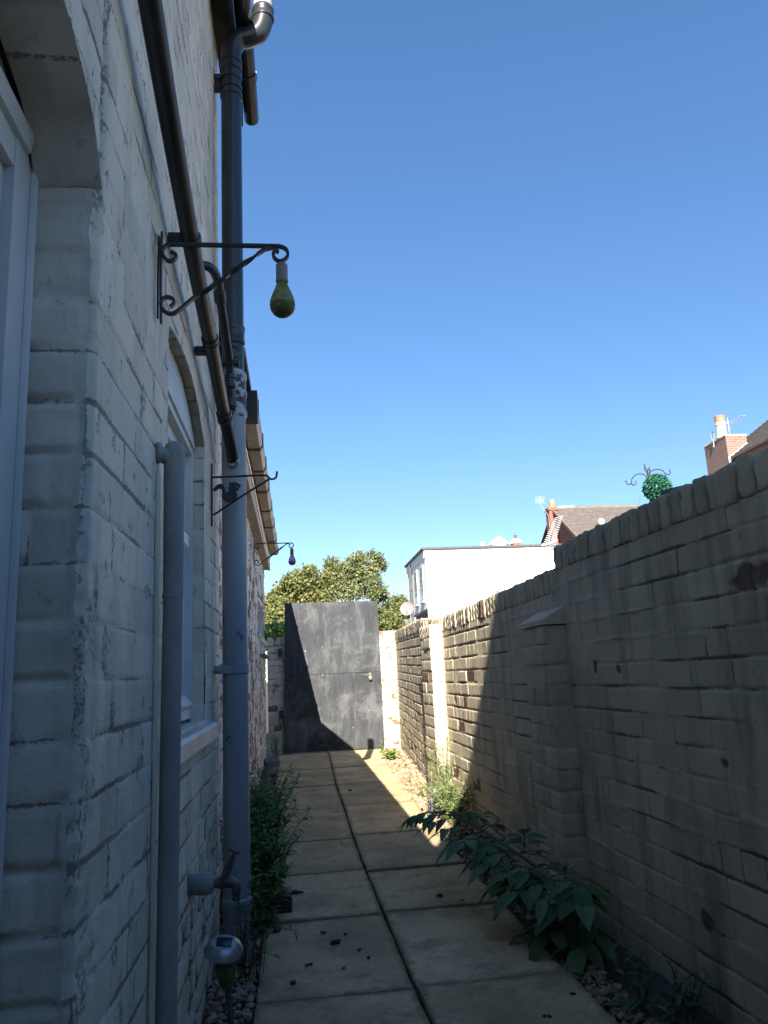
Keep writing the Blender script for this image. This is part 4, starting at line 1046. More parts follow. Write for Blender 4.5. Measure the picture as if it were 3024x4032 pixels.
# ------------------------------------------------------------------ plants
def leaf(mb, p, d, n, L, W, curl=.3, fold=.25, seg=4, tone=None, tip=1.):
    p = Vector(p); d = Vector(d).normalized(); n = Vector(n); s = d.cross(n)
    if s.length < 1e-4: s = d.cross(Vector((.3, .2, .9)))
    s.normalize(); n = s.cross(d).normalized()
    vs = []; tone = rnd.random() if tone is None else tone
    q = p.copy(); dd = d.copy()
    for i in range(seg + 1):
        t = i / seg; w = W * math.sin(math.pi * (t ** .8) * .97 + .04) * (1 - .25 * t)
        if i == seg: w = W * .02
        vs += [q - s * w / 2 + n * fold * w / 2, q, q + s * w / 2 + n * fold * w / 2]
        dd = (dd - Vector((0, 0, 1)) * curl / seg).normalized(); n = s.cross(dd).normalized()
        q = q + dd * L / seg
    fs = []
    for i in range(seg):
        a = 3 * i; fs += [(a, a + 1, a + 4, a + 3), (a + 1, a + 2, a + 5, a + 4)]
    mb.add(vs, fs, (0, min(1, max(0, tone)), 0))
def rv(a=1.): return Vector((rnd.uniform(-a, a), rnd.uniform(-a, a), rnd.uniform(-a, a)))
def weed(name, label, group, base, stems, height, spread, nl, L, W, lm, droop=.5, cat='plant', lean=(0, 0), bare=0., r=.0035):
    o = thing(name, label, cat, group, loc=base)
    st, lf = MB(), MB()
    for k in range(stems):
        a = rnd.uniform(0, 6.283); h = height * rnd.uniform(.6, 1.05)
        q = Vector((math.cos(a), math.sin(a), 0)) * spread * rnd.uniform(.3, 1) + Vector((lean[0], lean[1], 0))
        b0 = Vector((rnd.uniform(-.03, .03), rnd.uniform(-.03, .03), -.04))
        pts = cr([b0, b0 + q * .25 + Vector((0, 0, h * .4)), b0 + q * .6 + Vector((0, 0, h * .75)), b0 + q + Vector((0, 0, h))], 6)
        st.tube(pts, [r * (1 - .7 * i / (len(pts) - 1)) for i in range(len(pts))], 5)
        for i in range(nl):
            t = bare + (1 - bare) * (i + rnd.random()) / nl; p = pts[min(len(pts) - 1, int(t * (len(pts) - 1)))]
            an = i * 2.4 + rnd.uniform(-.4, .4); d = Vector((math.cos(an), math.sin(an), rnd.uniform(.05, .9)))
            k_ = rnd.uniform(.65, 1.1) * (1.1 - .5 * t)
            leaf(lf, p, d, Vector((0, 0, 1)) + rv(.3), L * k_, W * k_, droop * rnd.uniform(.5, 1.4), tone=rnd.gauss(.45, .25))
    st.build('stem', M['stem'], o); lf.build('leaves', lm, o, smooth=False)
    return o
gL = 'leafy weeds along the foot of the left wall'
for i, (x, y, h, n_, lb) in enumerate([
    (-.20, 3.52, .30, 7, 'low dark weed nearest the soil pipe foot on the left edge of the paving'),
    (-.19, 3.80, .44, 9, 'bushy weed with drooping lance leaves beside the black block'),
    (-.22, 4.12, .56, 10, 'tall bushy dark weed just past the soil pipe'),
    (-.22, 4.50, .58, 10, 'tallest bushy weed in the middle of the left hand clump'),
    (-.25, 4.95, .52, 9, 'upright weed at the far side of the left hand clump'),
    (-.27, 5.45, .42, 8, 'feathery weed at the far end of the left hand clump'),
    (-.33, 6.1, .24, 6, 'small low weed past the left hand clump against the flaking wall')]):
    weed('weed', lb, gL, (x, y, 0), n_ + 6, h, .16 if i else .09, 34, .10, .030, M['leafweed'], .8, lean=(.08, 0))
# dry stalks around the pipe foot
o = thing('weed', 'wispy dry stalks curling round the foot of the soil pipe', 'plant', loc=(-.19, 3.02, 0)); st, lf = MB(), MB()
for k in range(26):
    a = rnd.uniform(-.6, 2.4); h = rnd.uniform(.12, .34); q = Vector((math.cos(a), math.sin(a) * .6 - .3, 0)) * rnd.uniform(.03, .14)
    b0 = Vector((rnd.uniform(-.05, .05), rnd.uniform(-.05, .05), -.04))
    pts = cr([b0, b0 + q * .4 + Vector((0, 0, h * .7)), b0 + q * .8 + Vector((0, 0, h)), b0 + q * 1.4 + Vector((0, 0, h * .93))], 5); st.tube(pts, .0012, 4)
    for i in range(5):
        p = pts[rnd.randrange(4, len(pts))]; leaf(lf, p, rv() + Vector((0, 0, .3)), Vector((0, 0, 1)) + rv(.5), rnd.uniform(.02, .045), .006, 1.0)
st.build('stem', M['leafdry'], o); lf.build('leaves', M['leafdry'], o, smooth=False)

# elder branch leaning out from the right wall
o = thing('elder_shrub', 'dark elder sapling with broad drooping leaflets leaning over the right of the path', 'plant', loc=(.975, 3.0, 0)); st, lf = MB(), MB()
def eb(x, y, z): return Vector((x - 1.0, y - 3.0, z))
def compound(p, d, L, n=5, W=.05, LL=.11, droop=.6):
    d = Vector(d).normalized(); pts = [p]; dd = d.copy()
    for i in range(6): dd = (dd - Vector((0, 0, .12 * droop))).normalized(); pts.append(pts[-1] + dd * L / 6)
    st.tube(pts, .0022, 5)
    s = d.cross(Vector((0, 0, 1))).normalized()
    leaf(lf, pts[-1], dd, Vector((0, 0, 1)) + rv(.3), LL * 1.1, W * 1.1, .9 * droop, seg=6)
    for k in range(n // 2):
        q = pts[-2 - 2 * k]
        for sg in (-1, 1):
            leaf(lf, q, s * sg + dd * .55 + rv(.15), Vector((0, 0, 1)) + rv(.25), LL * rnd.uniform(.8, 1.05), W * rnd.uniform(.85, 1.1), droop * rnd.uniform(.6, 1.4), seg=6)
main = cr([eb(1.06, 2.98, -.05), eb(1.0, 3.04, .14), eb(.95, 3.16, .22), eb(.88, 3.38, .27), eb(.82, 3.68, .30), eb(.77, 3.95, .30), eb(.72, 4.2, .28)], 6)
st.tube(main, [.009 - .006 * i / (len(main) - 1) for i in range(len(main))], 7)
for i in range(4, len(main), 2):
    p = main[i]; sg = 1 if (i // 2) % 2 else -1
    t = (main[min(i + 1, len(main) - 1)] - main[i - 1]).normalized(); s = t.cross(Vector((0, 0, 1))).normalized()
    compound(p, s * sg * (.9 if sg * s.x < 0 else .35) + t * .3 + Vector((0, 0, .10)), rnd.uniform(.10, .15), 5, .045, .10)
for q, d in [((1.04, 2.97, .14), (-.7, -.45, .25)), ((1.03, 2.96, .18), (-.2, -.9, .3)), ((1.02, 3.0, .22), (-.1, -.9, .2)), ((.98, 3.06, .20), (-1, -.3, .15)), ((1.02, 3.0, .10), (-.9, -.6, .0)), ((.99, 3.08, .18), (-.8, .3, .2)), ((1.06, 2.96, .08), (-.5, -.8, .0))]:
    compound(eb(*q), d, rnd.uniform(.12, .18), 5, .068, .13)
compound(eb(.72, 4.2, .28), (-.7, .3, .1), .12, 5, .038, .11, .9)
for k in range(22):
    p = main[rnd.randrange(2, 24)]; compound(p + rv(.02), (rnd.uniform(-1, .1), rnd.uniform(-.9, .4), rnd.uniform(-.1, .3)), rnd.uniform(.10, .18), 5, rnd.uniform(.042, .056), rnd.uniform(.09, .12))
st.build('stem', M['stem'], o); lf.build('leaves', M['leafelder'], o, smooth=False)

def feathery(o, b, h, sp_, n_, lm, L=.03):
    st, lf = MB(), MB()
    for k in range(n_):
        a = rnd.uniform(0, 6.28); q = Vector((math.cos(a), math.sin(a), 0)) * sp_ * rnd.uniform(.2, 1); hh = h * rnd.uniform(.45, 1)
        pts = cr([Vector(b), Vector(b) + q * .3 + Vector((0, 0, hh * .5)), Vector(b) + q + Vector((0, 0, hh))], 8); st.tube(pts, .0018, 4)
        for i in range(70):
            p = pts[rnd.randrange(2, len(pts))]; d = rv() + Vector((0, 0, .5)); leaf(lf, p, d, rv(), L * rnd.uniform(.5, 1.6), L * .22, .3, seg=2, tone=rnd.gauss(.55, .25))
    st.build('stem', M['stem'], o); lf.build('leaves', lm, o, smooth=False)
o = thing('weed', 'tall pale feathery weed catching the sun at the foot of the second pilaster', 'plant', loc=(1.04, 5.72, 0)); feathery(o, (0, 0, -.04), .60, .12, 26, M['leafpale'])
o = thing('weed', 'low bushy pale weed below the tall feathery one', 'plant', loc=(1.03, 5.42, 0)); feathery(o, (0, 0, -.04), .30, .20, 36, M['leafpale'], .040)
weed('weed', 'bright green seedling in the sunlit gravel left of the feathery weed', None, (1.03, 6.55, 0), 6, .20, .08, 9, .045, .03, M['leafbright'], .5)
weed('weed', 'single stemmed light green seedling in the middle of the sunlit gravel', None, (1.03, 7.4, 0), 2, .17, .03, 5, .05, .045, M['leafbright'], .5)
weed('weed', 'broad leaved light green weed at the far end of the gravel by the gate', None, (1.10, 9.55, 0), 7, .16, .17, 8, .10, .08, M['leafbright'], .5)
weed('weed', 'small green weed tucked under the right corner of the gate', None, (1.12, 10.4, 0), 6, .20, .09, 8, .07, .04, M['leafbright'], .5)
weed('weed', 'dark weed growing in the corner below the left brick pier', None, (-.31, 10.75, 0), 6, .42, .05, 16, .06, .035, M['leafweed'], .5)
weed('weed', 'dark lance leaved weed in the right hand gravel at the bottom of the view', None, (1.00, 2.46, 0), 4, .20, .07, 13, .085, .022, M['leafelder'], .9)
weed('weed', 'small toothed weed low in the bottom right corner by the wall', None, (1.08, 2.33, 0), 6, .15, .10, 12, .075, .022, M['leafelder'], .8)
weed('weed', 'thin trailing weed rooted in the near wall foot', None, (1.16, 2.52, 0), 4, .14, .09, 8, .05, .010, M['leafelder'], 1.2)
weed('weed', 'spindly weed sprouting from the top of the wall before the white building', None, (1.23, 4.62, 1.435), 2, .13, .02, 9, .03, .005, M['leafdry'], .1)
weed('weed', 'short round headed weed on the sunlit stretch of wall coping', None, (1.23, 5.15, 1.43), 3, .05, .03, 6, .025, .012, M['leafdry'], .3)
weed('weed', 'flat tuft of weed in the joint of a far paving slab', 'weeds in paving joints', (.08, 8.95, .0), 14, .03, .22, 5, .03, .01, M['leafpale'], .4)
# gravel strips
stones('gravel', [(lambda y: itp(y, RX) - .03, lambda y: float(wx(y)) - .005, 5.15, 10.95, 2600, .010, .022, -.016),
                  (lambda y: itp(y, RX) + .005, lambda y: itp(y, RX) + .14 - .05 * (y - 2.3), 2.05, 3.15, 480, .008, .016, -.022),
                  (lambda y: itp(y, RX) + .005, lambda y: float(wx(y)) - .02, 3.15, 5.2, 900, .008, .015, -.028)], 'pale brown gravel strip between the paving and the right wall')
stones('gravel', [(lambda y: -.31, lambda y: itp(y, LX) - .008, 1.95, 3.4, 750, .008, .018, -.022), (lambda y: -.39, lambda y: itp(y, LX) - .005, 3.4, 10.8, 700, .009, .02, -.03)], 'dull gravel strip between the left wall and the paving')

# loose bits
mb = MB(); mb.rbox((0, 0, .04), (.085, .10, .095), .006, .001, .03); o = mb.build('block', M['blackdull']); o.location = (-.085, 3.70, 0)
tag(o, 'small black block half hidden by weeds at the left edge of the paving', 'block')
mb = MB(); mb.rbox((0, 0, .05), (.17, .30, .11), .016, .006, .04); o = mb.build('loose_stone', M['stone']); o.location = (-.325, 9.55, -.02); o.rotation_euler.z = .2
tag(o, 'squared dark stone lying in the gravel below the left pier', 'stone')
mb = MB(); mb.rbox((0, 0, .04), (.13, .17, .09), .03, .012, .04); o = mb.build('loose_stone', M['stone']); o.location = (-.31, 8.75, -.02); o.rotation_euler.z = -.4
tag(o, 'smaller rounded dark stone in front of the squared one by the left wall', 'stone')
mb = MB(); mb.box((-.06, -.01, -.05), (.06, .01, .19)); o = mb.build('edging_tile', M['stone'], smooth=False); o.location = (.955, 5.72, 0); o.rotation_euler = (0.1, .05, .5)
tag(o, 'thin grey slate edging stuck upright beside the feathery weed', 'slate')
for i, (x, y, s_, lb) in enumerate([(-.02, 3.95, .026, 'flat clod of dead leaves on the left slab below the weeds'), (-.065, 3.78, .015, None), (.085, 3.34, .013, None), (-.10, 3.42, .017, 'dark clod of litter at the left edge beside the dry stalks'),
                                    (.165, 3.30, .013, None), (.13, 3.22, .022, 'crumbled dead leaf near the middle of the nearest large slab'), (.02, 3.01, .013, None), (.21, 3.12, .012, None), (.23, 3.02, .010, None),
                                    (.14, 2.95, .009, None), (-.04, 2.86, .014, None), (.62, 3.72, .016, 'dark clod on the right hand slabs left of the elder leaves'), (.71, 3.62, .010, None), (.83, 2.55, .013, 'pale pebble and leaf beside the near right gravel'), (.70, 2.42, .012, None), (.45, 7.15, .018, None), (.05, 5.9, .016, None), (.25, 5.0, .009, None), (.72, 4.25, .012, None)]):
    mb = MB()
    for k in range(5 if s_ > .014 else 3):
        mb.rbox((rnd.uniform(-1, 1) * s_ * .7, rnd.uniform(-1, 1) * s_ * .5, s_ * .3), (s_ * rnd.uniform(.5, 1.2), s_ * rnd.uniform(.5, 1.), s_ * rnd.uniform(.3, .7)), s_ * .12, s_ * .1, s_ * .4, None, rnd.uniform(0, 3))
    o = mb.build('leaf_litter', M['litter'], angle=20); o.location = (x, y, .001)
    tag(o, lb or 'tiny dark crumb of dead leaf on the paving', 'litter', 'bits of dead leaf on the paving')

# ------------------------------------------------------------------ neighbours beyond the right wall
B = thing('building', 'white rendered flat roofed building shining in the sun beyond the right wall', 'building', loc=(4.875, 28, 0))
def bl(p): return (p[0] - 4.875, p[1] - 28, p[2])
mb = MB(); mb.box(bl((4.875, 28, 3.3)), bl((13.5, 32.6, 5.45))); mb.box(bl((5.15, 28, -.05)), bl((13.5, 32.6, 3.3))); mb.box(bl((4.875, 28, -.05)), bl((5.15, 28.12, 3.3)))
mb.build('wall', M['render'], B, smooth=False)
mb = MB(); mb.box(bl((4.83, 27.95, 5.17)), bl((13.5, 32.65, 5.46))); mb.build('parapet_band', M['render'], B, smooth=False)
mb = MB(); mb.box(bl((4.76, 27.88, 5.462)), bl((13.6, 32.75, 5.54))); mb.build('roof_edge', M['darkroof'], B, smooth=False)
mb = MB(); mb.box(bl((5.12, 28.15, -.05)), bl((5.148, 32.55, 3.295))); mb.build('lower_wall', M['stone'], B, smooth=False)
for ya in (28.55, 30.0):
    mb = MB(); mb.box(bl((4.845, ya, 3.62)), bl((4.90, ya + .75, 5.0))); wo = mb.build('window', M['pvc'], B, smooth=False)
    mb = MB()
    mb.box(bl((4.838, ya + .08, 4.2)), bl((4.8445, ya + .67, 4.93))); mb.box(bl((4.838, ya + .08, 3.70)), bl((4.8445, ya + .67, 4.12))); mb.build('pane', M['glasspale'], wo, smooth=False)
    mb = MB(); mb.box(bl((4.78, ya - .05, 3.56)), bl((4.874, ya + .8, 3.618))); mb.build('window_sill', M['pvc'], wo, smooth=False)
mb = MB(); mb.tube([bl((4.80, 31.35, 5.4)), bl((4.80, 31.35, .0))], .06, 8); mb.build('downpipe', M['darkroof'], B)
ds = thing('satellite_dish', 'faded satellite dish on a post left of the white building', 'satellite dish', loc=(3.98, 26.9, 0))
mb = MB(); mb.tube([(0, 0, -.05), (0, 0, 3.0)], .045, 8); mb.build('post', M['darkroof'], ds)
mb = MB(); ax_ = (-.35, -.9, .28); mb.lathe([(0, 0), (.10, .012), (.19, .045), (.25, .085), (.252, .08), (.19, .035), (.10, .004), (0, -.01)], c=(-.04, -.06, 3.18), n=20, ax=ax_); mb.build('dish', M['blob'], ds)
mb = MB(); q = Vector(ax_).normalized(); mb.tube([Vector((0, 0, 2.98)), Vector((-.03, -.03, 3.1)), Vector((-.04, -.06, 3.18))], .02, 6); mb.tube([Vector((-.04, -.08, 2.98)), Vector((-.04, -.06, 3.12)) + q * .32], .012, 6); mb.build('arm', M['darkroof'], ds)
FN = thing('fence', 'brown board fence far off between the gate and the white building', 'fence', loc=(3.6, 24, 0))
mb = MB(); x = -1.3
while x < 1.1:
    mb.box((x, 0, -.05), (x + .095, .02, 2.62 + rnd.uniform(-.03, .03))); x += .105
mb.build('boards', M['timber'], FN, smooth=False)
for z in (.4, 2.1):
    mb = MB(); mb.box((-1.3, .021, z), (1.1, .06, z + .1)); mb.build('rail', M['timber'], FN, smooth=False)

def aerial(name, label, loc, boom, n, L, mast, side, mt=None, refl=True, er=.006):
    """boom: (start, end) offsets; elements perpendicular along `side`; mast: list of points"""
    o = thing(name, label, 'aerial', loc=loc)
    mb = MB(); mb.tube([Vector(p) for p in mast], .016, 7); mb.build('mast', M['steel'], o)
    a, c = Vector(boom[0]), Vector(boom[1]); mb = MB(); mb.tube([a, c], .013, 6); mb.build('boom', M['blackdull'], o)
    mb = MB(); s = Vector(side).normalized()
    for i in range(n):
        t = i / (n - 1); p = a + (c - a) * t; l = L * (1 - .35 * t); mb.tube([p - s * l / 2, p + s * l / 2], er, 5)
    mb.build('elements', M['alu'], o)
    if refl:
        d = (c - a).normalized(); u = d.cross(s).normalized(); mb = MB()
        for k in (-2, -1, 1, 2): p = a - d * .03 + u * .075 * k; mb.tube([p - s * L * .6, p + s * L * .6], er, 5)
        mb.tube([a - d * .03 - u * .17, a - d * .03 + u * .17], .008, 5); mb.build('reflector', M['alu'], o)
    return o

# brown tiled house with a red chimney
MH = thing('house', 'brown tiled house with a small red chimney right of the white building', 'house', loc=(12.9, 36, 0))
def ml(p): return (p[0] - 12.9, p[1] - 36, p[2])
mb = MB(); mb.prism([(32.6, -.05), (39.4, -.05), (39.4, 6.35), (36, 8.55), (32.6, 6.35)], lambda y, z, t: ml((t, y, z)), 12.95, 22); mb.build('wall', M['gable'], MH, smooth=False)
mb = MB(); nrow = 16
for k in range(nrow):    # tile courses, each lapping the one below
    y0_, y1_ = 32.3 + (36 - 32.3) * k / nrow, 32.3 + (36 - 32.3) * (k + 1) / nrow + .05
    z = lambda y: 8.60 + (y - 36) * .647
    mb.prism([(y0_, z(y0_) + .055), (y1_, z(y1_) + .015), (y1_, z(y1_) - .03), (y0_, z(y0_) + .005)], lambda y, zz, t: ml((t, y, zz)), 12.78, 22.1)
rf = mb.build('roof', M['slate'], MH, smooth=False)
mb = MB(); mb.prism([(36, 8.55), (39.7, 6.2), (39.7, 6.28), (36, 8.63)], lambda y, z, t: ml((t, y, z)), 12.78, 22.1); mb.build('back_roof', M['slate'], MH, smooth=False)
mb = MB()
for k in range(20): mb.tube([ml((12.75 + k * .46, 36, 8.60)), ml((13.20 + k * .46, 36, 8.615))], .12, 8)
mb.build('ridge_tiles', M['timber'], rf)
mb = MB(); mb.prism([(32.25, 6.12), (36, 8.54), (36, 8.68), (32.25, 6.26)], lambda y, z, t: ml((t, y, z)), 12.70, 12.775); mb.build('verge', M['timber'], rf, smooth=False)
mb = MB(); mb.box(ml((12.55, 35.75, -.05)), ml((12.945, 36.3, 8.62))); mb.box(ml((12.50, 35.7, 8.50)), ml((13.02, 36.35, 8.64)));
ch = mb.build('chimney', M['red'], MH, smooth=False)
mb = MB(); mb.lathe([(.16, 8.64), (.145, 8.7), (.14, 9.0), (.165, 9.02), (.165, 9.06), (.12, 9.07)], c=ml((12.80, 36, 0)), n=14); mb.build('chimney_pot', M['clay'], ch)
mb = MB(); mb.lathe([(.148, 8.955), (.15, 8.96), (.15, 8.985), (.142, 8.99)], c=ml((12.80, 36, 0)), n=14); mb.build('pot_band', M['pvc'], ch)
mb = MB(); mb.tube([ml((13.05, 35.9, 8.665)), ml((13.9, 35.95, 8.70))], .05, 6); mb.build('flashing', M['lead'], rf)
mb = MB(); c_ = ml((14.42, 34.0, 0)); mb.tube([(c_[0], c_[1], 6.8), (c_[0], c_[1], 7.45)], .13, 12); mb.lathe([(.13, 7.45), (.15, 7.47), (.15, 7.52), (.10, 7.66), (0, 7.68)], c=(c_[0], c_[1], 0), n=12); mb.build('flue_vent', M['pvc'], MH)
aerial('tv_aerial', 'thin aerial on a cranked mast left of the small red chimney', (12.55, 35.9, 8.0), ((-.42, -.15, 1.02), (-.30, .55, 1.10)), 7, .42, [(0, 0, -.3), (0, 0, .25), (-.36, 0, .78), (-.38, 0, 1.1)], (1, 0, 0))
aerial('tv_aerial', 'large tilted aerial with many pale prongs in front of the red gable', (7.1, 20, 0), ((-.18, 0, 4.25), (.30, .35, 5.06)), 15, .42, [(-.22, 0, -.05), (-.20, 0, 3.2), (-.15, 0, 4.45)], (1, .1, .25), refl=True, er=.009)

# chimney stack and roof at the right edge
RH = thing('house', 'brown roofed house with a tall brick chimney above the wall at the right edge', 'house', loc=(15, 24, 0))
def rl(p): return (p[0] - 15, p[1] - 24, p[2])
rz = lambda x: 8.02 + .70 * (x - 15.45)
mb = MB(); mb.prism([(15.12, -.05), (20.9, -.05), (20.9, rz(15.12) - .1), (18, rz(18) - .1), (15.12, rz(15.12) - .1)], lambda x, z, t: rl((x, t, z)), 17.3, 25.1); mb.build('wall', M['gable'], RH, smooth=False)
mb = MB(); nr = 17
for k in range(nr):
    x0_, x1_ = 14.98 + (18 - 14.98) * k / nr, 14.98 + (18 - 14.98) * (k + 1) / nr + .04
    mb.prism([(x0_, rz(x0_) + .05), (x1_, rz(x1_) + .012), (x1_, rz(x1_) - .05), (x0_, rz(x0_) - .05)], lambda x, z, t: rl((x, t, z)), 17, 25.28)
rf = mb.build('roof', M['slate'], RH, smooth=False)
mb = MB(); mb.prism([(18, rz(18)), (21.0, rz(15)), (21.0, rz(15) - .06), (18, rz(18) - .06)], lambda x, z, t: rl((x, t, z)), 17, 25.28); mb.build('back_roof', M['slate'], RH, smooth=False)
mb = MB(); cx0, cx1 = 14.93, 15.70
mb.box(rl((cx0, 23.9, 5.5)), rl((cx1, 25.3, 8.50))); chm = mb.build('chimney', M['chim'], RH, smooth=False)
mb = MB(); mb.box(rl((cx0 - .02, 23.88, 8.502)), rl((cx1 + .02, 25.32, 8.545))); mb.build('mortar_cap', M['cream'], chm, smooth=False)
mb = MB(); mb.lathe([(.20, 8.54), (.17, 8.62), (.155, 8.98), (.185, 9.0), (.185, 9.03), (.165, 9.05), (.185, 9.07), (.185, 9.10), (.15, 9.12)], c=rl((15.06, 24.3, 0)), n=18); mb.build('chimney_pot', M['cream'], chm)
mb = MB(); mb.lathe([(.165, 9.105), (.17, 9.12), (.165, 9.30), (.175, 9.31), (.175, 9.335), (.12, 9.35)], c=rl((15.06, 24.3, 0)), n=18); mb.build('pot_cowl', M['clay'], chm)
mb = MB()
for k in range(9):
    x = 14.98 + k * .085; z = rz(x) - .04; mb.prism([(x - .05, z - .12), (x + .04, z - .06), (x + .04, z + .10), (x - .05, z + .10)], lambda a, c, t: rl((a, t, c)), 23.875, 23.897)
mb.build('flashing', M['lead'], chm, smooth=False)
aerial('tv_aerial', 'aerial with a grid reflector on a mast beside the cream chimney pot', (15.48, 24.5, 8.5), ((.0, .1, .62), (.26, -.55, .74)), 9, .36, [(0, 0, 0), (.0, 0, .85)], (.9, .35, .15))
aerial('tv_aerial', 'small slim aerial on the left corner of the brick chimney', (14.88, 24.6, 8.3), ((-.16, -.3, .22), (.10, .15, .62)), 8, .16, [(0, 0, 0), (.02, 0, .42)], (.6, -.6, .3), refl=False)

# house far behind the white building: only a dormer, a stack and a vent show
FH = thing('house', 'distant house whose white dormer and small stack peep over the white building roof', 'house', loc=(11.5, 44, 0))
def fl_(p): return (p[0] - 11.5, p[1] - 44, p[2])
mb = MB(); mb.box(fl_((9.8, 44.6, -.05)), fl_((16, 50, 7.6))); mb.build('wall', M['render'], FH, smooth=False)
mb = MB(); mb.prism([(9.6, 7.6), (16.2, 7.6), (13, 8.15)], lambda x, z, t: fl_((x, t, z)), 44.5, 50.2); mb.build('roof', M['slate'], FH, smooth=False)
mb = MB(); mb.prism([(11.8, 7.5), (12.6, 7.5), (12.6, 8.32), (12.2, 8.62), (11.8, 8.32)], lambda x, z, t: fl_((x, t, z)), 44.0, 45.5); dm = mb.build('dormer', M['render'], FH, smooth=False)
mb = MB(); mb.prism([(11.65, 8.2), (12.2, 8.64), (12.75, 8.2), (12.75, 8.28), (12.2, 8.73), (11.65, 8.28)], lambda x, z, t: fl_((x, t, z)), 43.9, 45.5); mb.build('dormer_roof', M['pvc'], dm, smooth=False)
mb = MB(); mb.box(fl_((13.12, 44.2, 7.5)), fl_((13.60, 44.8, 8.34))); sk_ = mb.build('chimney', M['red'], FH, smooth=False)
mb = MB(); mb.lathe([(.36, 8.32), (.30, 8.50), (.15, 8.62)], c=fl_((13.36, 44.5, 0)), n=10); mb.build('mortar_cap', M['render'], sk_)
mb = MB(); mb.tube([fl_((13.36, 44.5, 8.6)), fl_((13.36, 44.5, 8.84))], .10, 10); mb.build('chimney_pot', M['darkroof'], sk_)
mb = MB(); mb.tube([fl_((11.22, 44.2, 7.5)), fl_((11.22, 44.2, 8.42))], .14, 8); mb.build('flue_vent', M['pvc'], FH)

# hanging stand with topiary balls in the next yard
HS = thing('plant_stand', 'iron stand with curled hooks and a wooden post rising over the yard wall', 'plant stand', loc=(3.25, 6.5, 0))
def hz(x, y): return ((x - 1185) * .00089 - (300 - y) * .00004, 0, 2.655 - (y - 300) * .00089)
mb = MB(); mb.tube([(0, .0, -.05), (0, 0, 2.66)], .013, 8); mb.build('post', M['timber'], HS)
mb = MB()
for arm in ([(1175, 340), (1160, 290), (1120, 268), (1060, 275), (1010, 315), (990, 365), (965, 378), (942, 362), (938, 338)], [(990, 365), (1008, 384), (1034, 380), (1046, 348)],
            [(1195, 310), (1205, 262), (1240, 235), (1300, 222), (1350, 235), (1380, 270), (1408, 280), (1434, 262), (1430, 230)], [(1380, 270), (1372, 300), (1345, 303), (1330, 282)],
            [(1180, 330), (1185, 250), (1200, 220), (1212, 240), (1214, 290), (1208, 300)], [(1190, 330), (1178, 260), (1160, 215), (1168, 190), (1166, 165)], [(1190, 330), (1192, 262), (1180, 220), (1168, 190)], [(1213, 240), (1211, 205)]):
    p3 = [hz(*p) for p in arm]; mb.tube(cr(p3, 6), .0052, 6)
for e in ((938, 338), (1046, 348), (1430, 230), (1330, 282), (1166, 165), (1211, 205)): mb.lathe([(0, -.007), (.006, -.004), (.0075, 0), (.006, .004), (0, .007)], c=hz(*e), n=8)
mb.build('hooks', M['blackdull'], HS)
def ball(name, label, c, r, n):
    o = thing(name, label, 'topiary', loc=c); mb = MB()
    for k in range(n):
        d = rv(); 
        while d.length > 1 or d.length < .1: d = rv()
        d.normalize(); leaf(mb, d * r * rnd.uniform(.78, .97), d + rv(.9), d + rv(.4), .028, .018, .2, seg=2, tone=rnd.gauss(.45, .3))
    mb.build('leaves', M['topiary'], o, smooth=False)
    mb = MB(); mb.lathe([(r * .8 * math.sin(a), -r * .8 * math.cos(a)) for a in np.linspace(0.01, math.pi - .01, 10)], n=14, D=(0, .05, 0)); mb.build('core', M['topiary'], o)
    mb = MB(); mb.tube([(.02, 0, r * .8), (.045, 0, r + .06), (.06, 0, r + .12)], .0015, 5); mb.build('hanger', M['steel'], o)
ball('topiary_ball', 'artificial green topiary ball hanging from the iron stand', (3.285, 6.42, 2.528), .122, 1500)
ball('topiary_ball', 'second lower topiary ball mostly hidden behind the wall coping', (3.10, 6.52, 2.235), .122, 900)
mb = MB(); mb.box((-.06, -.05, -.012), (.05, .06, .012)); o = mb.build('loose_slate', M['stone'], smooth=False); o.location = (1.34, 2.42, 1.553); o.rotation_euler = (.05, .12, .4)
tag(o, 'loose chip of slate lying on the near wall coping', 'slate')

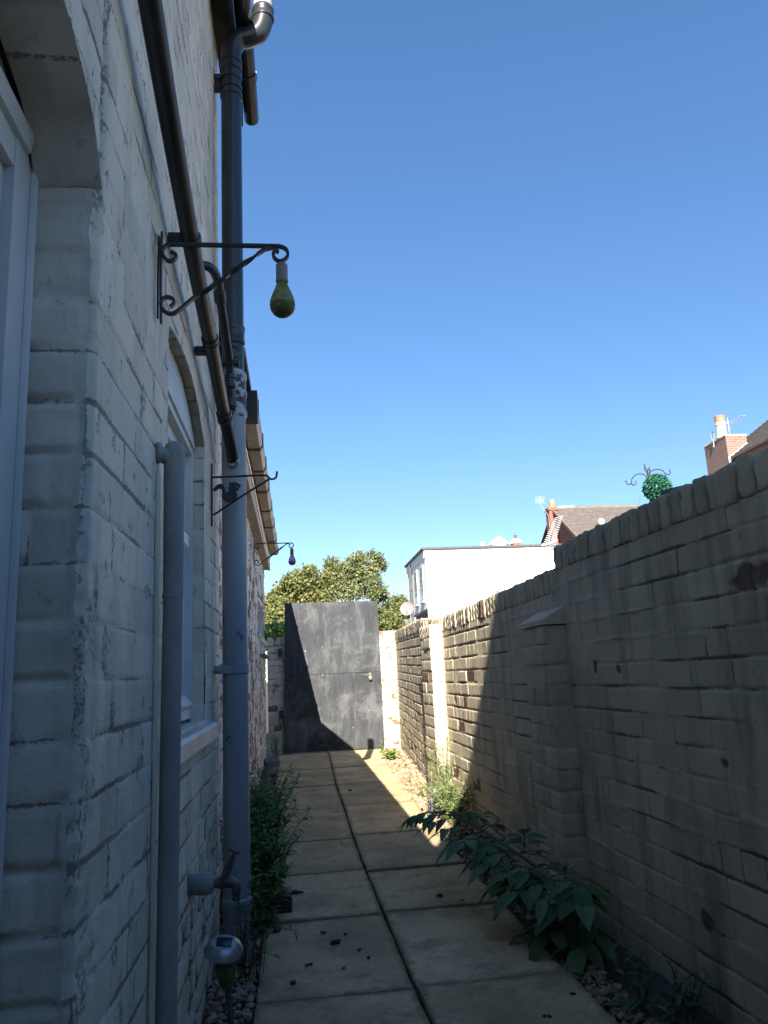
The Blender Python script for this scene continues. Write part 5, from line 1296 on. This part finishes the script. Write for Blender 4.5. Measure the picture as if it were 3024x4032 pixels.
# ------------------------------------------------------------------ trees
def tree(name, label, cat, base, blobs, leaves, size, lm, group=None, trunk=.16, dens=1., limb=True):
    o = thing(name, label, cat, group, loc=base); bx, by, _ = base
    tr = MB(); zs = [b_[2] for b_ in blobs]; zc = min(zs) * .75
    cxm = sum(b_[0] for b_ in blobs) / len(blobs) - bx
    if limb:
        tr.tube([(0, 0, -.05), (.05, 0, zc * .5), (cxm * .5, 0, zc)], [trunk, trunk * .8, trunk * .6], 9)
        for x, y, z, r in blobs:
            e = Vector((x - bx, y - by, z + r * .3)); s = Vector((cxm * .5, 0, zc * rnd.uniform(.75, 1)))
            md = (s + e) / 2 + Vector((rnd.uniform(-.2, .2), 0, -.15 * (e - s).length)); tr.tube(cr([s, md, e], 5), [trunk * .4 * (1 - .85 * i / 10) for i in range(11)], 5)
            for q in range(5):
                d = rv() * r; tr.tube([e - Vector((0, 0, r * .4)), e - Vector((0, 0, r * .3)) + d * .6, e + d], [.03, .018, .008], 4)
        tr.build('trunk', M['trunk'], o)
    lf = MB(); tot = sum(r * r for *_, r in blobs)
    for x, y, z, r in blobs:
        nc = max(6, int(leaves * r * r / tot / 16)); bt = rnd.gauss(0, .12)
        for c in range(nc):
            d = rv()
            while d.length > 1: d = rv()
            d = d.normalized() * (d.length ** .45)
            cc = Vector((x - bx, y - by, z)) + Vector((d.x, d.y, d.z * .92)) * r * rnd.uniform(.75, 1.08)
            ct = rnd.gauss(.42, .17) + bt
            cr_ = rnd.uniform(.10, .20) * max(1, size / .12)
            for k in range(16):
                p = cc + rv(1) * cr_; dd = (rv() + Vector((0, 0, .2))).normalized(); n = (rv(.8) + Vector((0, -.2, .7))).normalized()
                s = dd.cross(n); 
                if s.length < .05: continue
                s.normalize(); L = size * rnd.uniform(.6, 1.25); wv = L * .36
                lf.add([p, p + dd * L * .5 - s * wv, p + dd * L, p + dd * L * .5 + s * wv], [(0, 1, 2, 3)], (0, min(1, max(0, ct + rnd.gauss(0, .13))), 0))
    lf.build('crown', lm, o, smooth=False)
    return o
def zb(zx, zy, r, Y=38., dy=0.):
    px, py = 548.6 + .1984 * zx, 1179.5 + .1984 * zy; k = Y / 38.
    return ((2.438 + (px - 740) * .0227 + (1197 - py) * .0011) * k, Y + dy, 1 + (5.971 - (py - 1197) * .0224 + (px - 740) * .0011) * k, r * .0045 * k)
gT = 'trees beyond the gate'
tree('tree', 'broad olive green tree beyond the gate with yellowing leaves', 'tree', (1.2, 38, 0),
     [zb(*q, Y=38, dy=rnd.uniform(-.6, .6)) for q in [(320, 420, 100), (440, 370, 115), (590, 335, 110), (690, 420, 115), (280, 550, 105), (450, 520, 140), (620, 540, 130), (225, 500, 70), (540, 440, 120), (350, 640, 110), (520, 650, 130), (800, 560, 110), (690, 640, 120), (430, 310, 55), (600, 265, 55), (770, 420, 95), (790, 330, 70)]], 14000, .16, M['leaftree'], gT)
tree('tree', 'taller grey green tree with an open crown beyond the right half of the gate', 'tree', (4.1, 39.5, 0),
     [zb(*q, Y=39.5, dy=rnd.uniform(-.7, .7)) for q in [(850, 230, 90), (830, 165, 50), (960, 290, 120), (1090, 230, 115), (1150, 150, 75), (1320, 150, 80), (1400, 210, 70), (1370, 300, 80), (1240, 290, 100), (1090, 380, 120), (940, 420, 110), (1290, 440, 85), (1400, 520, 70), (1400, 610, 70), (1180, 500, 90), (1010, 540, 110), (1310, 590, 80), (1440, 590, 45)]], 9500, .15, M['leaftree2'], gT)
tree('bush', 'tall green bush at the left of the gate below the olive tree', 'bush', (-.9, 33, 0), [zb(*q, Y=33) for q in [(190, 560, 60), (180, 700, 100), (270, 740, 110), (180, 850, 100), (300, 860, 110), (210, 960, 110), (90, 800, 90)]], 6500, .16, M['leaftree'], gT, .1)
tree('tree', 'small feathery green tree right of the gate', 'tree', (6.3, 44, 0), [zb(*q, Y=44) for q in [(1560, 680, 75), (1640, 690, 60), (1500, 760, 80), (1620, 790, 90), (1450, 830, 70), (1700, 780, 50)]], 4500, .15, M['leaftree2'], gT, .1)
tree('bush', 'low sunlit bush just over the right hand brick pier', 'bush', (3.3, 21, 0), [zb(*q, Y=21) for q in [(1430, 860, 80), (1510, 880, 70), (1380, 800, 60), (1600, 930, 60), (1380, 930, 80)]], 3500, .075, M['leaftree'], gT, .06)
# bright climber over the left pier
o = thing('ivy', 'bright yellow green climber spilling over the left brick pier', 'climbing plant', loc=(-.35, 11.5, 0)); st, lf = MB(), MB()
for k in range(9):
    x = rnd.uniform(-.3, .3); st.tube(cr([(x, 0, -.05), (x + rnd.uniform(-.1, .1), .0, .9), (x + rnd.uniform(-.1, .1), -.05, 1.75)], 5), .006, 5)
for k in range(900):
    p = Vector((rnd.uniform(-.42, .34), rnd.uniform(-.22, .2), 1.36 + .42 * (rnd.random() ** .7))); p.z += .05 * math.sin(p.x * 11 + 1)
    leaf(lf, p, Vector((rnd.uniform(-1, 1), rnd.uniform(-1, .4), rnd.uniform(-.6, .3))), Vector((0, -.5, 1)) + rv(.5), rnd.uniform(.04, .075), rnd.uniform(.035, .06), .4, seg=3, tone=rnd.gauss(.6, .25))
st.build('stem', M['stem'], o); lf.build('leaves', M['leafbright'], o, smooth=False)
